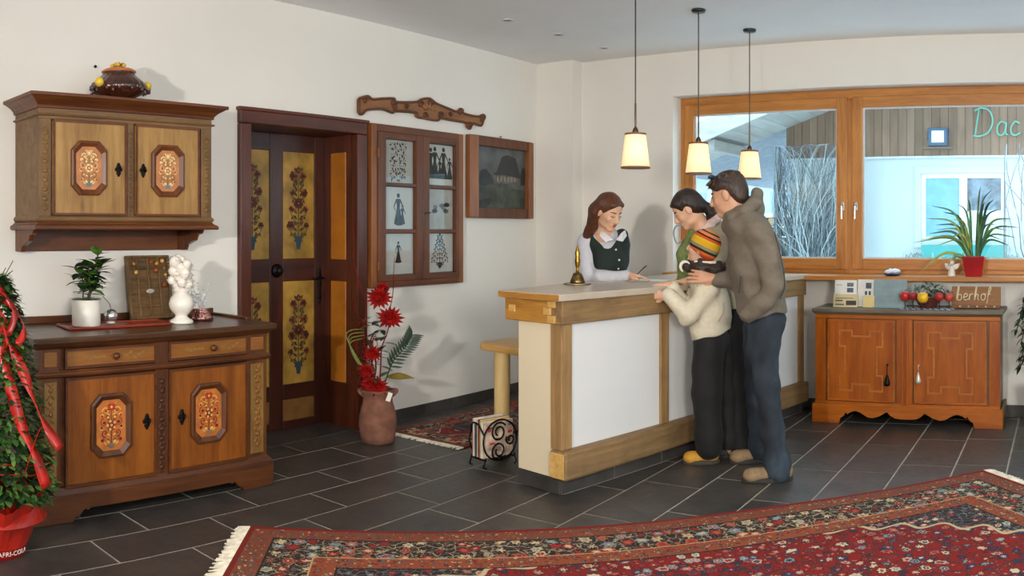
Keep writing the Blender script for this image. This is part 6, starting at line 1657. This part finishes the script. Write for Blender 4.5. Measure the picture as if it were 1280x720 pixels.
t_.chain([nh, WM(920, 490, -.07), WM(926, 560, -.07), (WM(926, 570, -.07)[0], -.07, .07)], [.112, .086, .082, .085], .04); t_.chain([fh, WM(916, 490, .13), (WM(920, 560, .15)[0], .15, .07)], [.112, .084, .082], .04)
t_.cap((-1, .05, -.04), (1, .05, -.04), .065, .065, .003, True)
t_.build('trousers', BLKP, wm, folds(.004, 8))
x_ = WM(926, 572, -.07)[0]
shoe(wm, (x_ + .08, -.05, 0), (x_ - .17, -.10, 0), .9, .09, fabric('#3c3a38', .7), SOL); shoe(wm, (x_ + .05, .17, 0), (x_ - .2, .12, 0), .9, .09, fabric('#3c3a38', .7), SOL)

# ---------------- the child
CH_ = Fig(888, 5.46); loc, rz = CH_.root()
b = Sdf(.005); hc = CH_(878, 310, .02); HF = (-.86, .30, .22); P, M = head(b, hc, HF, s=.92)
nk = CH_(884, 344, .02); b.cap(P(0, -.03, -.06), nk, .042, .045, .03)
b.chain([nk, CH_(888, 385, .02), CH_(890, 425, .02)], [.065, .085, .082], .04)
ns, fs_ = CH_(884, 364, -.12), CH_(876, 360, .13)
ne, nw = CH_(860, 396, -.16), CH_(831, 370, -.145); fe, fw = CH_(858, 388, .06), CH_(838, 357, -.045)
b.chain([ns, ne, nw], [.036, .032, .025]); b.chain([fs_, fe, fw], [.036, .032, .025]); b.chain([nk, ns], [.042, .036], .03); b.chain([nk, fs_], [.042, .036], .03)
hand(b, nw, (-.85, .2, .12), (.2, .9, .0), .84, .7, 1); hand(b, fw, (-.8, .35, .10), (0, .2, -1), .84, .35, -1)
nh, fh = CH_(886, 432, -.06), CH_(902, 430, .09); na, fa = CH_(886, 565, -.05), CH_(910, 560, .12)
b.chain([CH_(886, 440, -.04), CH_(884, 500, -.06), na, (na[0], na[1], .06)], [.075, .05, .036, .034]); b.chain([CH_(902, 440, .08), CH_(906, 500, .10), fa, (fa[0], fa[1], .06)], [.075, .05, .036, .034])
ch = b.build('person', skin_mat('#deb090')); ch.location = loc; ch.rotation_euler = (0, 0, rz)
tag(ch, 'person in a striped knit cap, white jacket and black trousers reaching up to the counter', 'person')
face_bits(ch, P, M, .92, plain('#b06a5c', .5), plain('#4a3424', .7))
HA = Vector((.42, -.05, .90)).normalized()
ht = Sdf(.006); ht.ell(P(0, -.018, .038), (.094, .104, .090), M, .02); ht.ell(P(0, -.05, -.01), (.084, .062, .07), M, .03)
cv_ = Vector(P(0, 0, -.078)); b0 = cv_
ht.ell(tuple(Vector(hc) - HA * .20 + Vector((-.05, 0, .02))), (.22, .22, .17), np.array([[Vector((.9, 0, -.42))[i], (0, 1, 0)[i], HA[i]] for i in range(3)]), .008, True)
t = NT('striped_knit'); tc = t.new('ShaderNodeTexCoord'); dt = t.new('ShaderNodeVectorMath', operation='DOT_PRODUCT'); t.l.new(tc.outputs['Object'], dt.inputs[0]); dt.inputs[1].default_value = tuple(HA)
base = Vector(hc).dot(HA); z_ = t.math('DIVIDE', t.math('SUBTRACT', dt.outputs['Value'], base - .055), .185)
t.col(t.ramp(z_, [(0, '#c9451c'), (.14, '#d8702a'), (.22, '#2e1a14'), (.30, '#8a8a6a'), (.40, '#d9a81e'), (.58, '#dcb22c'), (.64, '#c9541e'), (.72, '#2e1a14'), (.77, '#e08a5a'), (.86, '#5a2418'), (.91, '#d8a060')], 'CONSTANT')); t.set(Roughness=.95)
t.bump(t.noise(t.coords(), 120, 2), .5, .006); ht.build('knit_cap', t.m, ch, folds(.003, 2))
WJ = fabric('#d2c9b2', .8, .08)
j = Sdf(.007)
j.chain([CH_(883, 358, .01), CH_(887, 385, .01), CH_(889, 428, .015)], [.110, .126, .128], .05); j.chain([CH_(880, 362, -.07), CH_(884, 410, -.05)], [.08, .10], .04); j.chain([CH_(886, 362, .09), CH_(894, 410, .08)], [.08, .10], .04)
j.chain([ns, ne], [.068, .058], .03); j.chain([ne, CH_(836, 369, -.145)], [.056, .044], .02); j.chain([fs_, fe], [.066, .06], .03); j.chain([fe, CH_(842, 360, -.035)], [.056, .044], .02)
p0_ = Vector(CH_(889, 421, -.1)) - Vector((-.31, .0, .951)) * 3; j.cap(p0_, p0_ + Vector((0, .01, 0)), 3, 3, .006, True)
jk = j.build('jacket', WJ, ch, folds(.008, 6.2))
for a, b_ in (((905, 378), (898, 402)), ((868, 380), (880, 420))): MB().tube(spline([CH_(a[0], a[1], -.12), CH_((a[0] + b_[0]) / 2 + 3, (a[1] + b_[1]) / 2, -.135), CH_(b_[0], b_[1], -.13)], 4), .003, 5).build('jacket_seam', plain('#a49a84', .8), jk)
h_ = Sdf(.006); h_.chain([CH_(861, 333, -.06), CH_(876, 335, -.10), CH_(896, 338, -.10), CH_(908, 340, -.02), CH_(900, 336, .08), CH_(878, 332, .10)], [.040, .046, .048, .044, .044, .04], .03); h_.ell(CH_(893, 340, -.02), (.10, .10, .045), None, .03)
h_.build('fur_hood', hairm('#191310', '#3a2c24'), ch, folds(.007, 9, (80, 70, 60)))
MB().tube([tuple(Vector(CH_(857, 332, -.07)) + Vector((.030 * math.cos(t_2) - .0, -.045 + .012 * math.sin(t_2), .032 * math.sin(t_2) - .006))) for t_2 in [.6 + i * 3.6 / 16 for i in range(17)]], [.004 + .007 * math.sin(PI * i / 16) for i in range(17)], 8).tube(spline([CH_(868, 327, -.11), CH_(882, 328, -.13), CH_(895, 328, -.12)], 4), .009, 6).build('white_trim', fabric('#e6dfd2', .9), ch, smooth=True)
t_ = Sdf(.007); t_.ell(CH_(889, 424, .015), (.120, .125, .095), None, .04)
t_.chain([nh, CH_(883, 490, -.06), CH_(886, 545, -.055), (na[0], na[1], .11)], [.098, .092, .086, .086], .03); t_.chain([fh, CH_(905, 490, .10), CH_(909, 545, .115), (fa[0], fa[1], .08)], [.096, .09, .084, .086], .03)
t_.cap((-1, .05, -.2), (1, .05, -.2), .26, .26, .003, True)
t_.build('trousers', BLKP, ch, folds(.0045, 11))
YS = fabric('#c08a24', .6, .12); SO2 = plain('#3a3630', .7)
shoe(ch, (na[0] + .07, na[1] + .02, 0), (na[0] - .165, na[1] - .01, 0), .9, .07, YS, SO2); shoe(ch, (fa[0] + .05, fa[1] - .05, 0), (fa[0] - .11, fa[1] + .15, 0), .9, .07, fabric('#b08a50', .7), SO2)

# ---------------- the receptionist
RP = Fig(750, 6.22); loc, rz = RP.root()
b = Sdf(.005); hc = RP(762, 264, -.30); P, M = head(b, hc, (.52, -.62, -.46), s=1.03, female=True)
nk = RP(757, 296, -.16); b.cap(P(0, -.03, -.07), nk, .046, .05, .03)
b.chain([nk, RP(759, 325, -.08), RP(760, 355, .0), RP(758, 400, .04)], [.085, .105, .10, .12], .05)
rs, ls = RP(734, 303, -.12), RP(775, 304, .03)          # viewer's left / right shoulder
re_, rw = RP(736, 346, -.16), RP(786, 345, -.27)
le_, lw = RP(776, 348, .12), RP(774, 390, .08)
b.chain([nk, rs], [.05, .046], .03); b.chain([nk, ls], [.05, .046], .03); b.chain([rs, re_, rw], [.043, .034, .025]); b.chain([ls, le_, lw], [.043, .034, .025])
hand(b, rw, (.93, -.25, -.02), (.0, -.1, -1), .92, .35, -1); hand(b, lw, (-.2, .0, -1), (0, -1, 0), .92, .4, 1)
nh, fh = RP(752, 400, .03), RP(768, 400, .05)
b.chain([nh, RP(752, 470, .03), (RP(752, 470, .03)[0], .03, .06)], [.085, .055, .04]); b.chain([fh, RP(770, 470, .05), (RP(770, 470, .05)[0], .05, .06)], [.085, .055, .04])
rp = b.build('person', skin_mat('#deb090')); rp.location = loc; rp.rotation_euler = (0, 0, rz)
tag(rp, 'person with long brown hair in a dark green waistcoat writing behind the counter', 'person')
face_bits(rp, P, M, .98, plain('#b4605a', .5), plain('#4a2c1c', .7), eye=False)
for q in (-1, 1): MB().tube([P(q * .02, .085, .004), P(q * .032, .083, -.002), P(q * .045, .074, .002)], .0022, 5).build('eyelash', plain('#2c1a12', .6), rp)
hr = Sdf(.006)
hr.ell(P(0, -.022, .034), (.083, .102, .090), M, .02); hr.ell(P(0, .045, .072), (.06, .032, .026), M, .02)
hr.ell(P(-.01, .104, -.035), (.092, .088, .122), M, .012, True)
hr.chain([P(-.062, .0, .02), P(-.076, .0, -.06), P(-.07, -.01, -.13)], [.028, .018, .012], .03)
hr.chain([P(.062, -.03, .04), P(.076, -.045, -.03), RP(741, 282, -.22), RP(735, 293, -.17), RP(730, 302, -.13)], [.03, .028, .034, .030, .014], .03); hr.chain([P(.0, -.075, .02), P(.03, -.085, -.04), RP(740, 288, -.14), RP(732, 302, -.09)], [.055, .055, .045, .018], .03)
hr.build('hair', hairm('#33190e', '#6a3a20'), rp, folds(.0012, 3, (80, 60, 10)))
BL = fabric('#c4c4cc', .8, .05)
j = Sdf(.007); j.chain([nk, RP(759, 325, -.08), RP(760, 352, .0)], [.088, .118, .112], .05); j.chain([rs, re_], [.064, .058], .03); j.chain([re_, RP(782, 345, -.265)], [.054, .038], .02); j.chain([ls, le_], [.062, .055], .03); j.chain([le_, RP(774, 384, .08)], [.052, .038], .02)
j.chain([nk, rs], [.06, .062], .03); j.chain([nk, ls], [.06, .062], .03); j.ell(P(0, .02, -.03), (.08, .10, .085), M, .02, True)
bl = j.build('blouse', BL, rp, folds(.005, 2.2))
v_ = Sdf(.006); VG = fabric('#16241e', .8, .15)
v_.chain([RP(758, 304, -.12), RP(759, 325, -.085), RP(760, 350, -.01), RP(759, 385, .03)], [.112, .132, .124, .13], .04); v_.chain([RP(737, 297, -.13), RP(746, 300, -.14)], [.052, .06], .03); v_.chain([RP(744, 294, -.13), RP(747, 305, -.14), RP(748, 325, -.11)], [.05, .066, .07], .03); v_.chain([RP(777, 295, -.07), RP(776, 305, -.09), RP(774, 325, -.06)], [.05, .064, .07], .03)
v_.ell(RP(768, 290, -.30), (.045, .13, .075), None, .01, True); v_.ell(P(0, .02, -.05), (.07, .11, .09), M, .01, True)
ve = v_.build('waistcoat', VG, rp, folds(.003, 1))
cl_ = MB()
for q in ([(751, 288, -.235), (757, 291, -.28), (767, 300, -.305), (757, 303, -.30), (750, 295, -.26)], [(781, 288, -.19), (777, 291, -.25), (770, 300, -.305), (778, 302, -.27), (783, 295, -.20)]):
    cl_.add([RP(*p) for p in q], [(0, 1, 2, 3, 4)])
cl_.build('collar', fabric('#dcdade', .8), rp, solid=.008)
for (u_, v2) in ((770, 312), (774, 325), (773, 336)): MB().ball(RP(u_, v2, -.225 if v2 < 330 else -.19), .0075, 8, 6).build('button', plain('#d9d4c4', .3), ve, smooth=True)
t_ = Sdf(.008); t_.chain([RP(758, 395, .04), RP(758, 410, .04)], [.14, .15], .04); t_.chain([nh, RP(752, 470, .03), (RP(752, 470, .03)[0], .03, .09)], [.11, .08, .07], .03); t_.chain([fh, RP(770, 470, .05), (RP(770, 470, .05)[0], .05, .09)], [.11, .08, .07], .03)
t_.build('trousers', BLKP, rp)
for c in (nh, fh): shoe(rp, (c[0], c[1] + .08, 0), (c[0] + .02, c[1] - .15, 0), .85, .07, fabric('#222020', .5), SOL)
pen2 = MB().tube([(-.05, .02, -.01), (.035, -.01, .05)], [.003, .0045], 7); p_ = Vector(RP(803, 341, -.30)); W_ = Matrix.Translation(Vector(loc)) @ Matrix.Rotation(rz, 4, 'Z') @ p_
pn = pen2.build('writing_pen', plain('#22262e', .3), None, smooth=True); pn.location = W_; tag(pn, 'dark pen held in the hand of the person behind the counter', 'pen')
